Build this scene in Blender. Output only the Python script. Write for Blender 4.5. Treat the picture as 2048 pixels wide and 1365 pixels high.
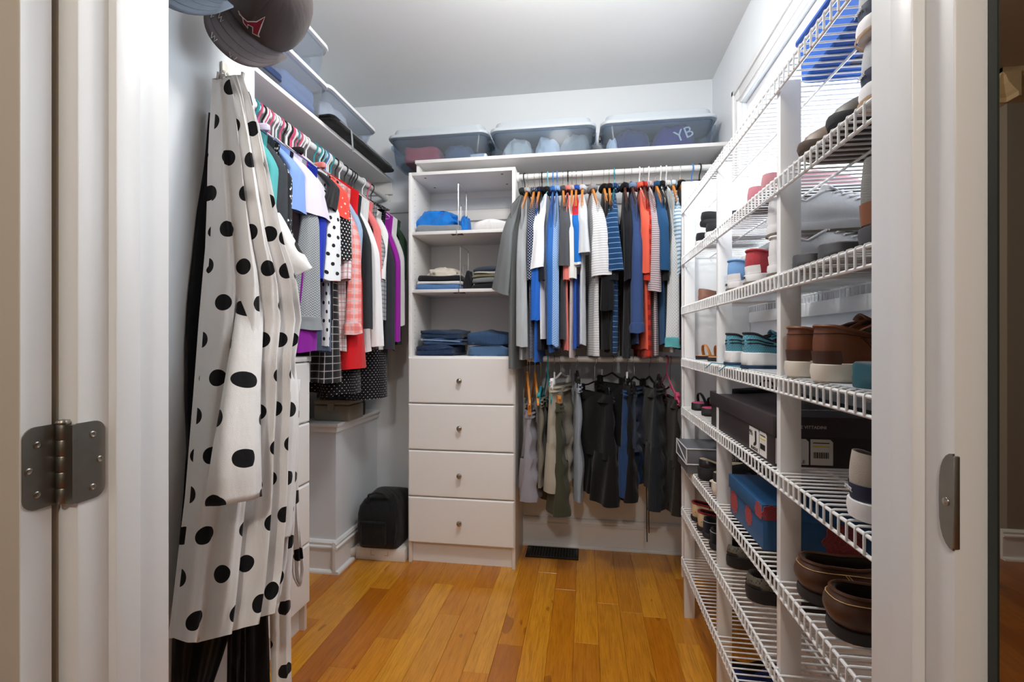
import bpy, bmesh, math, random
from mathutils import Vector, Matrix
for _o in list(bpy.data.objects): bpy.data.objects.remove(_o)
RND = random.Random(11)
S = bpy.context.scene
COL = S.collection
PI = math.pi
sin, cos = math.sin, math.cos

# ---------------------------------------------------------------- camera
H, F, CX, CY = 1.24, 950.0, 1024.0, 680.0
TH = math.atan2(146, 950)
cd = bpy.data.cameras.new('camera')
cd.sensor_width = 36.0
cd.lens = F * 36.0 / 2048
cd.shift_y = (CY - 682.5) / 2048
cd.clip_start = 0.01
cam = bpy.data.objects.new('camera', cd)
COL.objects.link(cam)
cam.location = (0, 0, H)
cam.rotation_euler = (PI / 2, 0, TH)
S.camera = cam

def ray(px, py):
    a = (px - CX) / F
    return Vector((-sin(TH) + a * cos(TH), cos(TH) + a * sin(TH), (CY - py) / F))
def atx(px, py, x):
    d = ray(px, py); t = x / d.x
    return Vector((x, d.y * t, H + d.z * t))
def aty(px, py, y):
    d = ray(px, py); t = y / d.y
    return Vector((d.x * t, y, H + d.z * t))
def atz(px, py, z):
    d = ray(px, py); t = (z - H) / d.z
    return Vector((d.x * t, d.y * t, z))

# ---------------------------------------------------------------- world, exposure, lights
def lin(c):
    r = []
    for v in c[:3]:
        v = v / 255.0
        r.append(v / 12.92 if v <= 0.04045 else ((v + 0.055) / 1.055) ** 2.4)
    return (*r, 1.0)
w = bpy.data.worlds.new('sky'); S.world = w; w.use_nodes = True
wn = w.node_tree.nodes; wn.clear()
bg = wn.new('ShaderNodeBackground'); wo = wn.new('ShaderNodeOutputWorld')
bg.inputs[0].default_value = (0.86, 0.93, 1.0, 1); bg.inputs[1].default_value = 5.5
w.node_tree.links.new(bg.outputs[0], wo.inputs[0])
S.view_settings.view_transform = 'Standard'
S.view_settings.look = 'None'
S.view_settings.gamma = 1.0
S.view_settings.use_curve_mapping = False
S.view_settings.exposure = 0.32
def area_light(name, loc, size, power, col, rot=(0, 0, 0), shape='DISK'):
    l = bpy.data.lights.new(name, 'AREA'); l.shape = shape; l.size = size; l.energy = power; l.color = col
    o = bpy.data.objects.new(name, l); COL.objects.link(o); o.location = loc; o.rotation_euler = rot
    return o
def point_light(name, loc, radius, power, col):
    l = bpy.data.lights.new(name, 'POINT'); l.shadow_soft_size = radius; l.energy = power; l.color = col
    o = bpy.data.objects.new(name, l); COL.objects.link(o); o.location = loc
    return o
LAMP = (-0.12, 1.40)
point_light('closet_lamp_light', (LAMP[0], LAMP[1], 2.50), 0.12, 42, (1.0, 0.97, 0.93))
point_light('bedroom_lamp_light', (0.0, -1.1, 2.60), 0.09, 62, (1.0, 0.95, 0.88))

# ---------------------------------------------------------------- materials
_M = {}
class NT:
    def __init__(s, name):
        s.m = bpy.data.materials.new(name); s.m.use_nodes = True
        s.t = s.m.node_tree; s.n = s.t.nodes; s.l = s.t.links
        s.b = s.n['Principled BSDF']
    def node(s, typ, **kw):
        n = s.n.new(typ)
        for k, v in kw.items(): setattr(n, k, v)
        return n
    def link(s, a, b): s.l.new(a, b)
    def val(s, n, i, v):
        if hasattr(v, 'node'): s.link(v, n.inputs[i])
        else: n.inputs[i].default_value = v
    def math(s, op, a, b=0.0, c=None):
        n = s.node('ShaderNodeMath', operation=op)
        s.val(n, 0, a); s.val(n, 1, b)
        if c is not None: s.val(n, 2, c)
        return n.outputs[0]
    def mix(s, f, a, b, mode='MIX'):
        n = s.node('ShaderNodeMix', data_type='RGBA', blend_type=mode)
        s.val(n, 0, f)
        for i, v in ((6, a), (7, b)):
            if hasattr(v, 'node'): s.link(v, n.inputs[i])
            else: n.inputs[i].default_value = v
        return n.outputs[2]
    def coord(s, which='Object'):
        return s.node('ShaderNodeTexCoord').outputs[which]
    def mapping(s, vec, scale=(1, 1, 1), loc=(0, 0, 0), rot=(0, 0, 0)):
        n = s.node('ShaderNodeMapping'); s.link(vec, n.inputs[0])
        s.val(n, 1, loc); s.val(n, 2, rot); s.val(n, 3, scale)
        return n.outputs[0]
    def noise(s, vec, scale, detail=2.0, rough=0.5, out=0):
        n = s.node('ShaderNodeTexNoise'); s.link(vec, n.inputs['Vector'])
        n.inputs['Scale'].default_value = scale; n.inputs['Detail'].default_value = detail
        n.inputs['Roughness'].default_value = rough
        return n.outputs[out]
    def ramp(s, f, stops):
        n = s.node('ShaderNodeValToRGB'); s.link(f, n.inputs[0])
        e = n.color_ramp.elements
        while len(e) < len(stops): e.new(0.5)
        for k, (p, c) in zip(e, stops): k.position = p; k.color = c
        return n.outputs[0]
    def bump(s, h, strength=0.3, dist=0.002):
        n = s.node('ShaderNodeBump'); s.link(h, n.inputs['Height'])
        n.inputs['Strength'].default_value = strength; n.inputs['Distance'].default_value = dist
        s.link(n.outputs[0], s.b.inputs['Normal'])
    def base(s, c):
        if hasattr(c, 'node'): s.link(c, s.b.inputs['Base Color'])
        else: s.b.inputs['Base Color'].default_value = c

def mat(name, col, rough=0.5, metal=0.0, var=0.06, vscale=14, bump=0.0, bscale=90, spec=0.5, coat=0.0):
    if name in _M: return _M[name]
    t = NT(name); c = lin(col)
    t.b.inputs['Roughness'].default_value = rough; t.b.inputs['Metallic'].default_value = metal
    t.b.inputs['Specular IOR Level'].default_value = spec
    t.b.inputs['Coat Weight'].default_value = coat
    o = t.coord()
    n = t.noise(o, vscale, 3)
    t.base(t.mix(n, tuple(v * (1 - var) for v in c[:3]) + (1,), tuple(min(1, v * (1 + var)) for v in c[:3]) + (1,)))
    if bump: t.bump(t.noise(o, bscale, 3), bump, 0.002)
    _M[name] = t.m
    return t.m

def fabric(name, kind='solid', cols=((200, 200, 200),), per=0.02, width=0.5, rough=0.92, weave=900, bump=0.25, axis='v', rot=0.0, uvs=1.0):
    """cloth: pattern laid out in metres on the UVs of the garment"""
    if name in _M: return _M[name]
    t = NT(name)
    t.b.inputs['Roughness'].default_value = rough
    t.b.inputs['Specular IOR Level'].default_value = 0.2
    t.b.inputs['Sheen Weight'].default_value = 0.12
    uv = t.node('ShaderNodeUVMap', uv_map='UVMap').outputs[0]
    vec = t.mapping(uv, (uvs, uvs, 1), rot=(0, 0, rot))
    sp = t.node('ShaderNodeSeparateXYZ'); t.link(vec, sp.inputs[0])
    u, v = sp.outputs[0], sp.outputs[1]
    c = [lin(k) for k in cols]
    def stripe(x, p, wd):
        return t.math('LESS_THAN', t.math('FRACT', t.math('DIVIDE', x, p)), wd)
    if kind == 'solid':
        col = c[0]
    elif kind == 'stripe':
        col = t.mix(stripe(u if axis == 'u' else v, per, width), c[0], c[1])
    elif kind == 'plaid':
        a = t.math('MULTIPLY', stripe(u, per, width), 0.55)
        b = t.math('MULTIPLY', stripe(v, per, width), 0.55)
        col = t.mix(a, c[0], c[1]); col = t.mix(b, col, c[1])
        d = t.math('MAXIMUM', stripe(t.math('ADD', u, per * 0.3), per, 0.08), stripe(t.math('ADD', v, per * 0.3), per, 0.08))
        col = t.mix(t.math('MULTIPLY', d, 0.8), col, c[2 % len(c)])
    elif kind == 'dots':
        row = t.math('FLOOR', t.math('DIVIDE', v, per))
        odd = t.math('MODULO', t.math('ABSOLUTE', row), 2.0)
        uu = t.math('ADD', t.math('DIVIDE', u, per * 1.15), t.math('MULTIPLY', odd, 0.5))
        du = t.math('MULTIPLY', t.math('SUBTRACT', t.math('FRACT', uu), 0.5), 1.15)
        dv = t.math('SUBTRACT', t.math('FRACT', t.math('DIVIDE', v, per)), 0.5)
        d = t.math('SQRT', t.math('ADD', t.math('MULTIPLY', du, du), t.math('MULTIPLY', dv, dv)))
        col = t.mix(t.math('LESS_THAN', d, width * 0.5), c[0], c[1])
    elif kind == 'print':
        vo = t.node('ShaderNodeTexVoronoi'); t.link(vec, vo.inputs['Vector']); vo.inputs['Scale'].default_value = 1.0 / per
        n = t.noise(vec, 0.7 / per, 3)
        col = t.mix(t.math('LESS_THAN', t.math('ADD', vo.outputs['Distance'], t.math('MULTIPLY', n, 0.3)), width), c[0], c[1])
        if len(c) > 2:
            col = t.mix(t.math('GREATER_THAN', n, 0.58), col, c[2])
    elif kind == 'herring':
        z = t.math('PINGPONG', t.math('DIVIDE', u, per), 0.5)
        col = t.mix(stripe(t.math('ADD', v, t.math('MULTIPLY', z, per * 1.6)), per * 0.8, width), c[0], c[1])
    elif kind == 'band':          # colour blocks down the length, cols with v limits in per
        col = c[0]
        for k, lim in enumerate(per):
            col = t.mix(t.math('GREATER_THAN', t.math('MULTIPLY', v, -1.0), lim), col, c[k + 1])
    n2 = t.noise(vec, 6.0, 3)
    hsv = t.node('ShaderNodeHueSaturation')
    t.link(t.math('ADD', t.math('MULTIPLY', n2, 0.22), 0.89), hsv.inputs['Value'])
    if hasattr(col, 'node'): t.link(col, hsv.inputs['Color'])
    else: hsv.inputs['Color'].default_value = col
    t.base(hsv.outputs[0])
    h = t.math('ADD', t.math('MULTIPLY', t.noise(vec, weave, 1), 0.25), t.math('MULTIPLY', t.noise(t.mapping(vec, (1, 0.35, 1)), 26, 3), 2.2))
    t.bump(h, min(1.0, bump * 1.8), 0.006)
    _M[name] = t.m
    return t.m

def clear_plastic(name, tint, opac, rough=0.2):
    if name in _M: return _M[name]
    t = NT(name); t.n.remove(t.b)
    out = t.n['Material Output']
    tr = t.node('ShaderNodeBsdfTransparent'); tr.inputs[0].default_value = lin(tint)
    df = t.node('ShaderNodeBsdfPrincipled'); df.inputs['Base Color'].default_value = lin(tint); df.inputs['Roughness'].default_value = rough
    lw = t.node('ShaderNodeLayerWeight'); lw.inputs[0].default_value = 0.5
    n = t.noise(t.coord(), 8, 2)
    f = t.math('MINIMUM', t.math('ADD', t.math('ADD', t.math('MULTIPLY', t.math('POWER', lw.outputs['Facing'], 4.0), 0.25), opac - 0.02), t.math('MULTIPLY', n, 0.04)), 1.0)
    mx = t.node('ShaderNodeMixShader'); t.link(f, mx.inputs[0]); t.link(tr.outputs[0], mx.inputs[1]); t.link(df.outputs[0], mx.inputs[2])
    t.link(mx.outputs[0], out.inputs[0])
    _M[name] = t.m
    return t.m

def wood_floor(name, cols, rough=0.28, planks=False):
    t = NT(name)
    o = t.coord()
    oi = t.node('ShaderNodeObjectInfo')
    rnd = oi.outputs['Random']
    if planks:
        br = t.node('ShaderNodeTexBrick'); t.link(t.mapping(o, (1, 1, 1), rot=(0, 0, PI / 2)), br.inputs[0])
        br.inputs['Scale'].default_value = 1; br.inputs['Brick Width'].default_value = 0.9; br.inputs['Row Height'].default_value = 0.1
        br.inputs['Mortar Size'].default_value = 0.001
        br.inputs['Color1'].default_value = (0, 0, 0, 1); br.inputs['Color2'].default_value = (1, 1, 1, 1)
        rnd = br.outputs[0]
    cb = t.node('ShaderNodeCombineXYZ')
    t.link(t.math('MULTIPLY', rnd, 37.0), cb.inputs[0]); t.link(t.math('MULTIPLY', rnd, 91.0), cb.inputs[1]); t.link(t.math('MULTIPLY', rnd, 13.0), cb.inputs[2])
    va = t.node('ShaderNodeVectorMath', operation='ADD'); t.link(o, va.inputs[0]); t.link(cb.outputs[0], va.inputs[1])
    p = t.mapping(va.outputs[0], (1, 0.11, 1))
    big = t.noise(p, 13, 4, 0.55)
    rings = t.math('FRACT', t.math('MULTIPLY', big, 7.0))
    rings = t.math('ABSOLUTE', t.math('SUBTRACT', rings, 0.5))
    fine = t.noise(t.mapping(va.outputs[0], (1, 0.03, 1)), 260, 3, 0.6)
    c = [lin(k) for k in cols]
    base = t.ramp(rnd, [(0.0, c[0]), (0.3, c[1]), (0.62, c[2]), (1.0, c[3])])
    col = t.mix(t.math('MULTIPLY', t.math('SUBTRACT', 0.5, rings), 0.42), base, c[4], 'MIX')
    col = t.mix(t.math('MULTIPLY', t.math('LESS_THAN', fine, 0.44), 0.28), col, c[4])
    spots = t.noise(t.mapping(va.outputs[0], (1, 0.35, 1)), 9, 2)
    col = t.mix(t.math('MULTIPLY', t.math('GREATER_THAN', spots, 0.70), 0.5), col, c[4])
    t.base(col)
    t.b.inputs['Roughness'].default_value = rough
    t.b.inputs['Coat Weight'].default_value = 0.25; t.b.inputs['Coat Roughness'].default_value = 0.2
    t.bump(fine, 0.06, 0.001)
    _M[name] = t.m
    return t.m

WALL = mat('wall_paint', (226, 231, 236), 0.6, var=0.012, bump=0.04, bscale=300)
CEIL = mat('ceiling_paint', (224, 226, 226), 0.7, var=0.012, bump=0.04, bscale=300)
TRIM = mat('trim_paint', (236, 237, 238), 0.35, var=0.012, bump=0.03, bscale=60)
MELA = mat('white_melamine', (236, 235, 234), 0.42, var=0.012)
WIRE = mat('white_vinyl_wire', (240, 241, 242), 0.35, var=0.01)
STEEL = mat('brushed_steel', (150, 147, 140), 0.36, 0.95, var=0.14, vscale=60, bump=0.06, bscale=300)
CHROME = mat('chrome', (215, 217, 220), 0.14, 1.0)
NICKEL = mat('satin_nickel', (170, 166, 156), 0.28, 0.95)
BLACKP = mat('black_plastic', (22, 22, 24), 0.32)
DARKV = mat('dark_void', (12, 12, 12), 0.9)
TAUPE = mat('bedroom_taupe_paint', (150, 141, 128), 0.7, var=0.02)
OAK = wood_floor('oak_floor', [(196, 118, 22), (214, 138, 28), (226, 156, 44), (176, 98, 18), (126, 64, 8)], 0.24)
OAKB = wood_floor('oak_floor_bedroom', [(150, 84, 26), (165, 96, 32), (172, 104, 40), (140, 78, 24), (98, 52, 14)], 0.3, True)

# ---------------------------------------------------------------- mesh building
class MB:
    def __init__(s): s.v = []; s.f = []; s.uv = []
    def add(s, vs, fs, uvs=None):
        b = len(s.v)
        s.v += [tuple(p) for p in vs]
        s.uv += (uvs if uvs else [(p[0], p[2]) for p in vs])
        s.f += [tuple(b + i for i in f) for f in fs]
        return s
    def box(s, x0, x1, y0, y1, z0, z1):
        v = [(x, y, z) for z in (z0, z1) for y in (y0, y1) for x in (x0, x1)]
        return s.add(v, [(0, 2, 3, 1), (4, 5, 7, 6), (0, 1, 5, 4), (2, 6, 7, 3), (0, 4, 6, 2), (1, 3, 7, 5)])
    def grid(s, P, UV=None, cu=False, cap0=False, cap1=False):
        n, m = len(P), len(P[0])
        vs = [p for r in P for p in r]
        uv = [p for r in UV for p in r] if UV else None
        fs = []
        for i in range(n - 1):
            for j in range(m if cu else m - 1):
                k = (j + 1) % m
                fs.append((i * m + j, i * m + k, (i + 1) * m + k, (i + 1) * m + j))
        if cap0: fs.append(tuple(range(m - 1, -1, -1)))
        if cap1: fs.append(tuple((n - 1) * m + j for j in range(m)))
        return s.add(vs, fs, uv)
    def tube(s, path, r, n=8, closed=False, caps=True, flat=1.0):
        path = [Vector(p) for p in path]
        N = len(path); rows = []; prev = None
        for i, p in enumerate(path):
            if closed: t = path[(i + 1) % N] - path[i - 1]
            else: t = path[min(i + 1, N - 1)] - path[max(i - 1, 0)]
            if t.length < 1e-9: t = Vector((0, 0, 1))
            t.normalize()
            if prev is None:
                a = Vector((0, 0, 1)) if abs(t.z) < 0.9 else Vector((1, 0, 0))
                u = t.cross(a).normalized()
            else:
                u = (prev - t * prev.dot(t))
                u = u.normalized() if u.length > 1e-6 else t.orthogonal().normalized()
            prev = u; wv = t.cross(u)
            rr = r(i / max(1, N - 1)) if callable(r) else r
            rows.append([p + u * cos(2 * PI * k / n) * rr + wv * sin(2 * PI * k / n) * rr * flat for k in range(n)])
        if closed: rows.append(rows[0])
        L = 0; UV = []
        for i, row in enumerate(rows):
            if i: L += (rows[i][0] - rows[i - 1][0]).length
            UV.append([(k / n * 0.02, -L) for k in range(n)])
        return s.grid(rows, UV, True, caps and not closed, caps and not closed)
    def lathe(s, prof, n=16, c=(0, 0, 0), axis='z', cap0=True, cap1=True):
        rows = []
        for r, h in prof:
            row = []
            for k in range(n):
                a = 2 * PI * k / n; x, y = r * cos(a), r * sin(a)
                p = (x, y, h) if axis == 'z' else ((h, x, y) if axis == 'x' else (y, h, x))
                row.append((p[0] + c[0], p[1] + c[1], p[2] + c[2]))
            rows.append(row)
        return s.grid(rows, None, True, cap0, cap1)
    def prism(s, pts, a, b, axis='z'):
        def P(u, v, h): return (u, v, h) if axis == 'z' else ((h, u, v) if axis == 'x' else (u, h, v))
        n = len(pts)
        vs = [P(u, v, a) for u, v in pts] + [P(u, v, b) for u, v in pts]
        fs = [tuple(range(n - 1, -1, -1)), tuple(range(n, 2 * n))] + [(i, (i + 1) % n, n + (i + 1) % n, n + i) for i in range(n)]
        return s.add(vs, fs)
    def build(s, name, m, parent=None, bevel=0.0, seg=2, smooth=True, org=None, xf=None, ang=0.6, thick=0.0, sub=0):
        me = bpy.data.meshes.new(name)
        o3 = Vector(org) if org is not None else None
        if o3 is None and parent is not None and parent.get('_w'): o3 = Vector(parent.location)
        vs = [Vector(p) for p in s.v]
        if xf is not None: vs = [xf @ p for p in vs]
        if o3 is not None: vs = [p - o3 for p in vs]
        me.from_pydata([tuple(p) for p in vs], [], s.f)
        ul = me.uv_layers.new(name='UVMap')
        for i, lp in enumerate(me.loops): ul.data[i].uv = s.uv[lp.vertex_index]
        bm = bmesh.new(); bm.from_mesh(me)
        bmesh.ops.recalc_face_normals(bm, faces=bm.faces)
        if bevel:
            es = [e for e in bm.edges if len(e.link_faces) == 2 and e.calc_face_angle(0) > 0.5]
            bmesh.ops.bevel(bm, geom=es, offset=bevel, segments=seg, affect='EDGES', profile=0.5, clamp_overlap=True)
        bm.to_mesh(me); bm.free()
        if smooth:
            me.polygons.foreach_set('use_smooth', [True] * len(me.polygons))
            me.set_sharp_from_angle(angle=ang)
        if m: me.materials.append(m)
        o = bpy.data.objects.new(name, me); COL.objects.link(o)
        if parent is not None: o.parent = parent
        elif o3 is not None: o.location = o3
        if thick:
            md = o.modifiers.new('thickness', 'SOLIDIFY'); md.thickness = thick; md.offset = 0
        if sub:
            md = o.modifiers.new('smooth', 'SUBSURF'); md.levels = sub; md.render_levels = sub
        return o

def tag(o, label=None, cat=None, group=None, kind=None):
    if label: o['label'] = label
    if cat: o['category'] = cat
    if group: o['group'] = group
    if kind: o['kind'] = kind
    return o
def thing(name, label, cat, loc=(0, 0, 0), rz=0.0, group=None, rot=None, world=False):
    o = bpy.data.objects.new(name, None); COL.objects.link(o)
    o.empty_display_size = 0.05
    o.location = loc; o.rotation_euler = rot if rot else (0, 0, rz)
    if world: o['_w'] = 1
    return tag(o, label, cat, group)
def struct(name, mb, m, parent=None, **kw):
    o = mb.build(name, m, parent, **kw)
    if parent is None: o['kind'] = 'structure'
    return o
def text_mesh(txt, size, name, m, parent, loc, rot, depth=0.0004):
    cu = bpy.data.curves.new('lettering', 'FONT'); cu.body = txt; cu.size = size; cu.extrude = depth; cu.resolution_u = 2
    cu.align_x = 'CENTER'; cu.align_y = 'CENTER'
    to = bpy.data.objects.new('lettering', cu); COL.objects.link(to)
    dg = bpy.context.evaluated_depsgraph_get()
    me = bpy.data.meshes.new_from_object(to.evaluated_get(dg))
    bpy.data.objects.remove(to)
    o = bpy.data.objects.new(name, me); COL.objects.link(o)
    me.materials.clear(); me.materials.append(m)
    o.parent = parent; o.location = loc; o.rotation_euler = rot
    return o
# ================================================================ the room
XL, XR, YB, ZC = -1.54, 0.724, 2.876, 2.74        # left wall, right wall, back wall, ceiling
XN, YN = -0.85, 1.12                              # near side wall with the hooks and where it ends
DL, DR, DY0, DY1 = -0.63, 0.345, 0.507, 0.64      # door opening and wall faces

fl = struct('floor', MB().box(XL - 0.1, XR + 0.1, DY0, YB + 0.1, -0.06, -0.012), mat('floor_joint', (60, 34, 12), 0.8))
R2 = random.Random(4)
PW = 0.1016
nplank = int((XR - XL) / PW) + 2
for i in range(nplank):
    x0 = XL - 0.03 + i * PW; y = DY0 - R2.random() * 0.7
    while y < YB:
        L = R2.uniform(0.45, 1.15); a, b = max(y, DY0), min(y + L, YB)
        if b - a > 0.03:
            cxp, cyp = x0 + PW / 2, (a + b) / 2
            m_ = MB().box(-PW / 2 + 0.0004, PW / 2 - 0.0004, -(b - a) / 2 + 0.0004, (b - a) / 2 - 0.0004, -0.016, 0)
            o = m_.build('plank', OAK, fl, bevel=0.0008, seg=1)
            o.location = (cxp, cyp, 0)
        y += L
struct('floor', MB().box(-2.6, 3.3, -2.4, DY0, -0.06, 0), OAKB)
struct('ceiling', MB().box(XL - 0.1, XR + 0.1, DY1 - 0.1, YB + 0.1, ZC, ZC + 0.08), CEIL)
struct('ceiling', MB().box(-2.6, 3.3, -2.4, DY1 - 0.1, ZC, ZC + 0.08), mat('bedroom_ceiling_paint', (176, 160, 138), 0.7))
struct('wall_back', MB().box(XL - 0.1, XR + 0.1, YB, YB + 0.1, 0, ZC), WALL)
struct('wall_left', MB().box(XL - 0.1, XL, YN - 0.1, YB, 0, ZC), WALL)
struct('wall_left_near', MB().box(XN - 0.1, XN, DY1, YN, 0, ZC).box(XL - 0.1, XN - 0.1, YN - 0.1, YN, 0, ZC), WALL)
# right wall with the window opening
WY0, WY1, WZ0, WZ1 = 0.95, 2.351, 1.62, 2.347
struct('wall_right', MB().box(XR, XR + 0.12, DY1, WY0, 0, ZC).box(XR, XR + 0.12, WY1, YB, 0, ZC)
       .box(XR, XR + 0.12, WY0, WY1, 0, WZ0).box(XR, XR + 0.12, WY0, WY1, WZ1, ZC), WALL)
# front wall around the door
DZ = 2.05
struct('wall_front', MB().box(-2.6, DL - 0.02, DY0 + 0.006, DY1, 0, ZC).box(DR + 0.02, 3.3, DY0 + 0.006, DY1, 0, ZC)
       .box(DL - 0.02, DR + 0.02, DY0 + 0.006, DY1, DZ + 0.02, ZC), TAUPE)
# bedroom shell behind the camera (seen in the mirror)
BY = -2.25
struct('wall_bedroom', MB().box(-2.6, 3.3, BY - 0.1, BY, 0, ZC).box(2.36, 3.3, BY, BY + 0.16, 0, ZC), TAUPE)
struct('wall_bedroom_left', MB().box(-2.7, -2.6, -2.4, DY1, 0, ZC), TAUPE)
struct('wall_bedroom_right', MB().box(3.3, 3.4, -2.4, DY1, 0, ZC), TAUPE)
CREAM = mat('cream_trim', (214, 190, 150), 0.5)
def molding(p0, p1, prof, name, m, out, kind='structure', parent=None):
    """profile (d, z) swept straight from p0 to p1; d is measured along out"""
    o2 = Vector((out[0], out[1], 0))
    rows = [[Vector((p[0], p[1], 0)) + o2 * d + Vector((0, 0, z)) for d, z in prof] for p in (p0, p1)]
    mb = MB().grid(rows, None, True, True, True)
    o = mb.build(name, m, parent, smooth=False)
    if parent is None: o['kind'] = kind
    return o
CROWN = [(0, 2.58), (0.012, 2.58), (0.014, 2.605), (0.03, 2.62), (0.06, 2.66), (0.075, 2.70), (0.09, 2.715), (0.09, 2.74), (0, 2.74)]
BASE = [(0, 0), (0.034, 0), (0.033, 0.009), (0.028, 0.015), (0.016, 0.017), (0.016, 0.128), (0.026, 0.132), (0.026, 0.140), (0.018, 0.146), (0.02, 0.158), (0.012, 0.168), (0, 0.17)]
molding((-2.6, BY), (2.36, BY), CROWN, 'trim_1', CREAM, (0, 1))
molding((2.27, BY + 0.16), (3.3, BY + 0.16), CROWN, 'trim_2', CREAM, (0, 1))
molding((2.36, BY), (2.36, BY + 0.25), CROWN, 'trim_3', CREAM, (-1, 0))
molding((-2.6, BY), (2.36, BY), BASE, 'baseboard_bedroom', TRIM, (0, 1))
molding((2.326, BY + 0.16), (3.3, BY + 0.16), BASE, 'baseboard_bedroom_chase', TRIM, (0, 1))
# closet baseboards
molding((XL, YB), (XR, YB), BASE, 'baseboard_back', TRIM, (0, -1))
molding((XR, DY1), (XR, YB), BASE, 'baseboard_right', TRIM, (-1, 0))
molding((XN, DY1), (XN, YN), BASE, 'baseboard_left_near', TRIM, (1, 0))
# low knee wall in the back left corner
KX, KY, KZ = -1.316, 2.366, 0.795
struct('wall_knee', MB().box(XL, KX, KY, YB, 0, KZ - 0.02), WALL)
kb = MB(); kb.box(XL, KX + 0.022, KY - 0.022, YB, KZ - 0.02, KZ)
struct('trim_4', kb, TRIM, bevel=0.004)
struct('trim_5', MB().box(XL, KX + 0.012, KY - 0.012, YB, KZ - 0.05, KZ - 0.02), TRIM, bevel=0.003)
molding((XL, KY), (KX + 0.0001, KY), BASE, 'baseboard_knee_front', TRIM, (0, -1))
molding((KX, KY - 0.034), (KX, YB), BASE, 'baseboard_knee_side', TRIM, (1, 0))

# ---- window
wi = MB().box(XR + 0.02, XR + 0.09, WY0, WY1, WZ0, WZ0 + 0.03).box(XR + 0.02, XR + 0.09, WY0, WY1, WZ1 - 0.03, WZ1)
wi.box(XR + 0.02, XR + 0.09, WY0, WY0 + 0.03, WZ0 + 0.03, WZ1 - 0.03).box(XR + 0.02, XR + 0.09, WY1 - 0.03, WY1, WZ0 + 0.03, WZ1 - 0.03)
win = struct('window_1', wi, TRIM, bevel=0.003)
MB().box(XR + 0.035, XR + 0.08, WY0 + 0.03, WY1 - 0.03, 1.925, 1.96).build('meeting_rail', TRIM, win, bevel=0.003)
GL = clear_plastic('window_glass', (252, 254, 255), 0.02, 0.02)
MB().box(XR + 0.05, XR + 0.054, WY0 + 0.03, WY1 - 0.03, WZ0 + 0.03, 1.925).build('pane', GL, win)
MB().box(XR + 0.06, XR + 0.064, WY0 + 0.03, WY1 - 0.03, 1.96, WZ1 - 0.03).build('pane', GL, win)
CW = 0.092
def casing(y0, y1, z0, z1):
    m = MB().box(XR - 0.014, XR, y0, y1, z0, z1)
    return m
for nm, b in (('casing', (WY1, WY1 + CW, WZ0 - 0.02, WZ1 + CW)), ('casing', (WY0 - CW, WY0, WZ0 - 0.02, WZ1 + CW)), ('casing', (WY0, WY1, WZ1, WZ1 + CW))):
    casing(*b).build(nm, TRIM, win, bevel=0.003)
for b in ((WY1 + 0.066, WY1 + CW, WZ0 - 0.02, WZ1 + CW), (WY0 - CW, WY1 + CW, WZ1 + 0.066, WZ1 + CW)):
    MB().box(XR - 0.022, XR - 0.013, *b).build('backband', TRIM, win, bevel=0.003)
for b in ((WY1 + 0.012, WY1 + 0.024, WZ0 - 0.02, WZ1 + 0.024), (WY0, WY1 + 0.024, WZ1 + 0.012, WZ1 + 0.024)):
    MB().box(XR - 0.018, XR - 0.013, *b).build('casing_bead', TRIM, win, bevel=0.002)
MB().box(XR - 0.035, XR + 0.02, WY0 - CW - 0.02, WY1 + CW + 0.02, WZ0 - 0.03, WZ0 - 0.008).build('window_sill', TRIM, win, bevel=0.004)

# ---- door frame, stops and the open door
struct('trim_6', MB().box(DL - 0.03, DL, DY0, DY1, 0, DZ), TRIM, bevel=0.002)
struct('trim_7', MB().box(DR, DR + 0.03, DY0, DY1, 0, DZ), TRIM, bevel=0.002)
struct('trim_8', MB().box(DL - 0.03, DR + 0.03, DY0, DY1, DZ, DZ + 0.03), TRIM, bevel=0.002)
struct('trim_9', MB().box(DL, DL + 0.013, DY0 + 0.038, DY0 + 0.074, 0, DZ), TRIM, bevel=0.002)
struct('trim_10', MB().box(DR - 0.013, DR, DY0 + 0.038, DY0 + 0.074, 0, DZ), TRIM, bevel=0.002)
struct('trim_11', MB().box(DL + 0.013, DR - 0.013, DY0 + 0.038, DY0 + 0.074, DZ - 0.013, DZ), TRIM, bevel=0.002)
CAS = mat('bedroom_casing_paint', (214, 205, 192), 0.45, var=0.012)
struct('trim_12', MB().box(DR + 0.03, DR + 0.10, DY0 - 0.001, DY0 + 0.006, 0, DZ + 0.07), CAS, bevel=0.002)
struct('trim_13', MB().box(DL - 0.10, DL - 0.03, DY0 - 0.001, DY0 + 0.006, 0, DZ + 0.07), CAS, bevel=0.002)
DOORP = mat('door_paint_face', (205, 198, 186), 0.4, var=0.012)
door = struct('door_1', MB().box(-1.51, -0.6555, 0.462, 0.497, 0.01, DZ - 0.01), DOORP, bevel=0.002)
# white hinge edge strip is part of the slab: separate stile so the edge reads white
MB().box(-0.6565, -0.6545, 0.463, 0.496, 0.012, DZ - 0.012).build('door_edge', TRIM, door)
for (pz0, pz1) in ((0.2, 0.85), (1.0, 1.85)):
    for (px0, px1) in ((-1.40, -1.13), (-1.03, -0.77)):
        MB().box(px0, px1, 0.4585, 0.4625, pz0, pz1).build('door_panel', DOORP, door, bevel=0.003)

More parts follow.
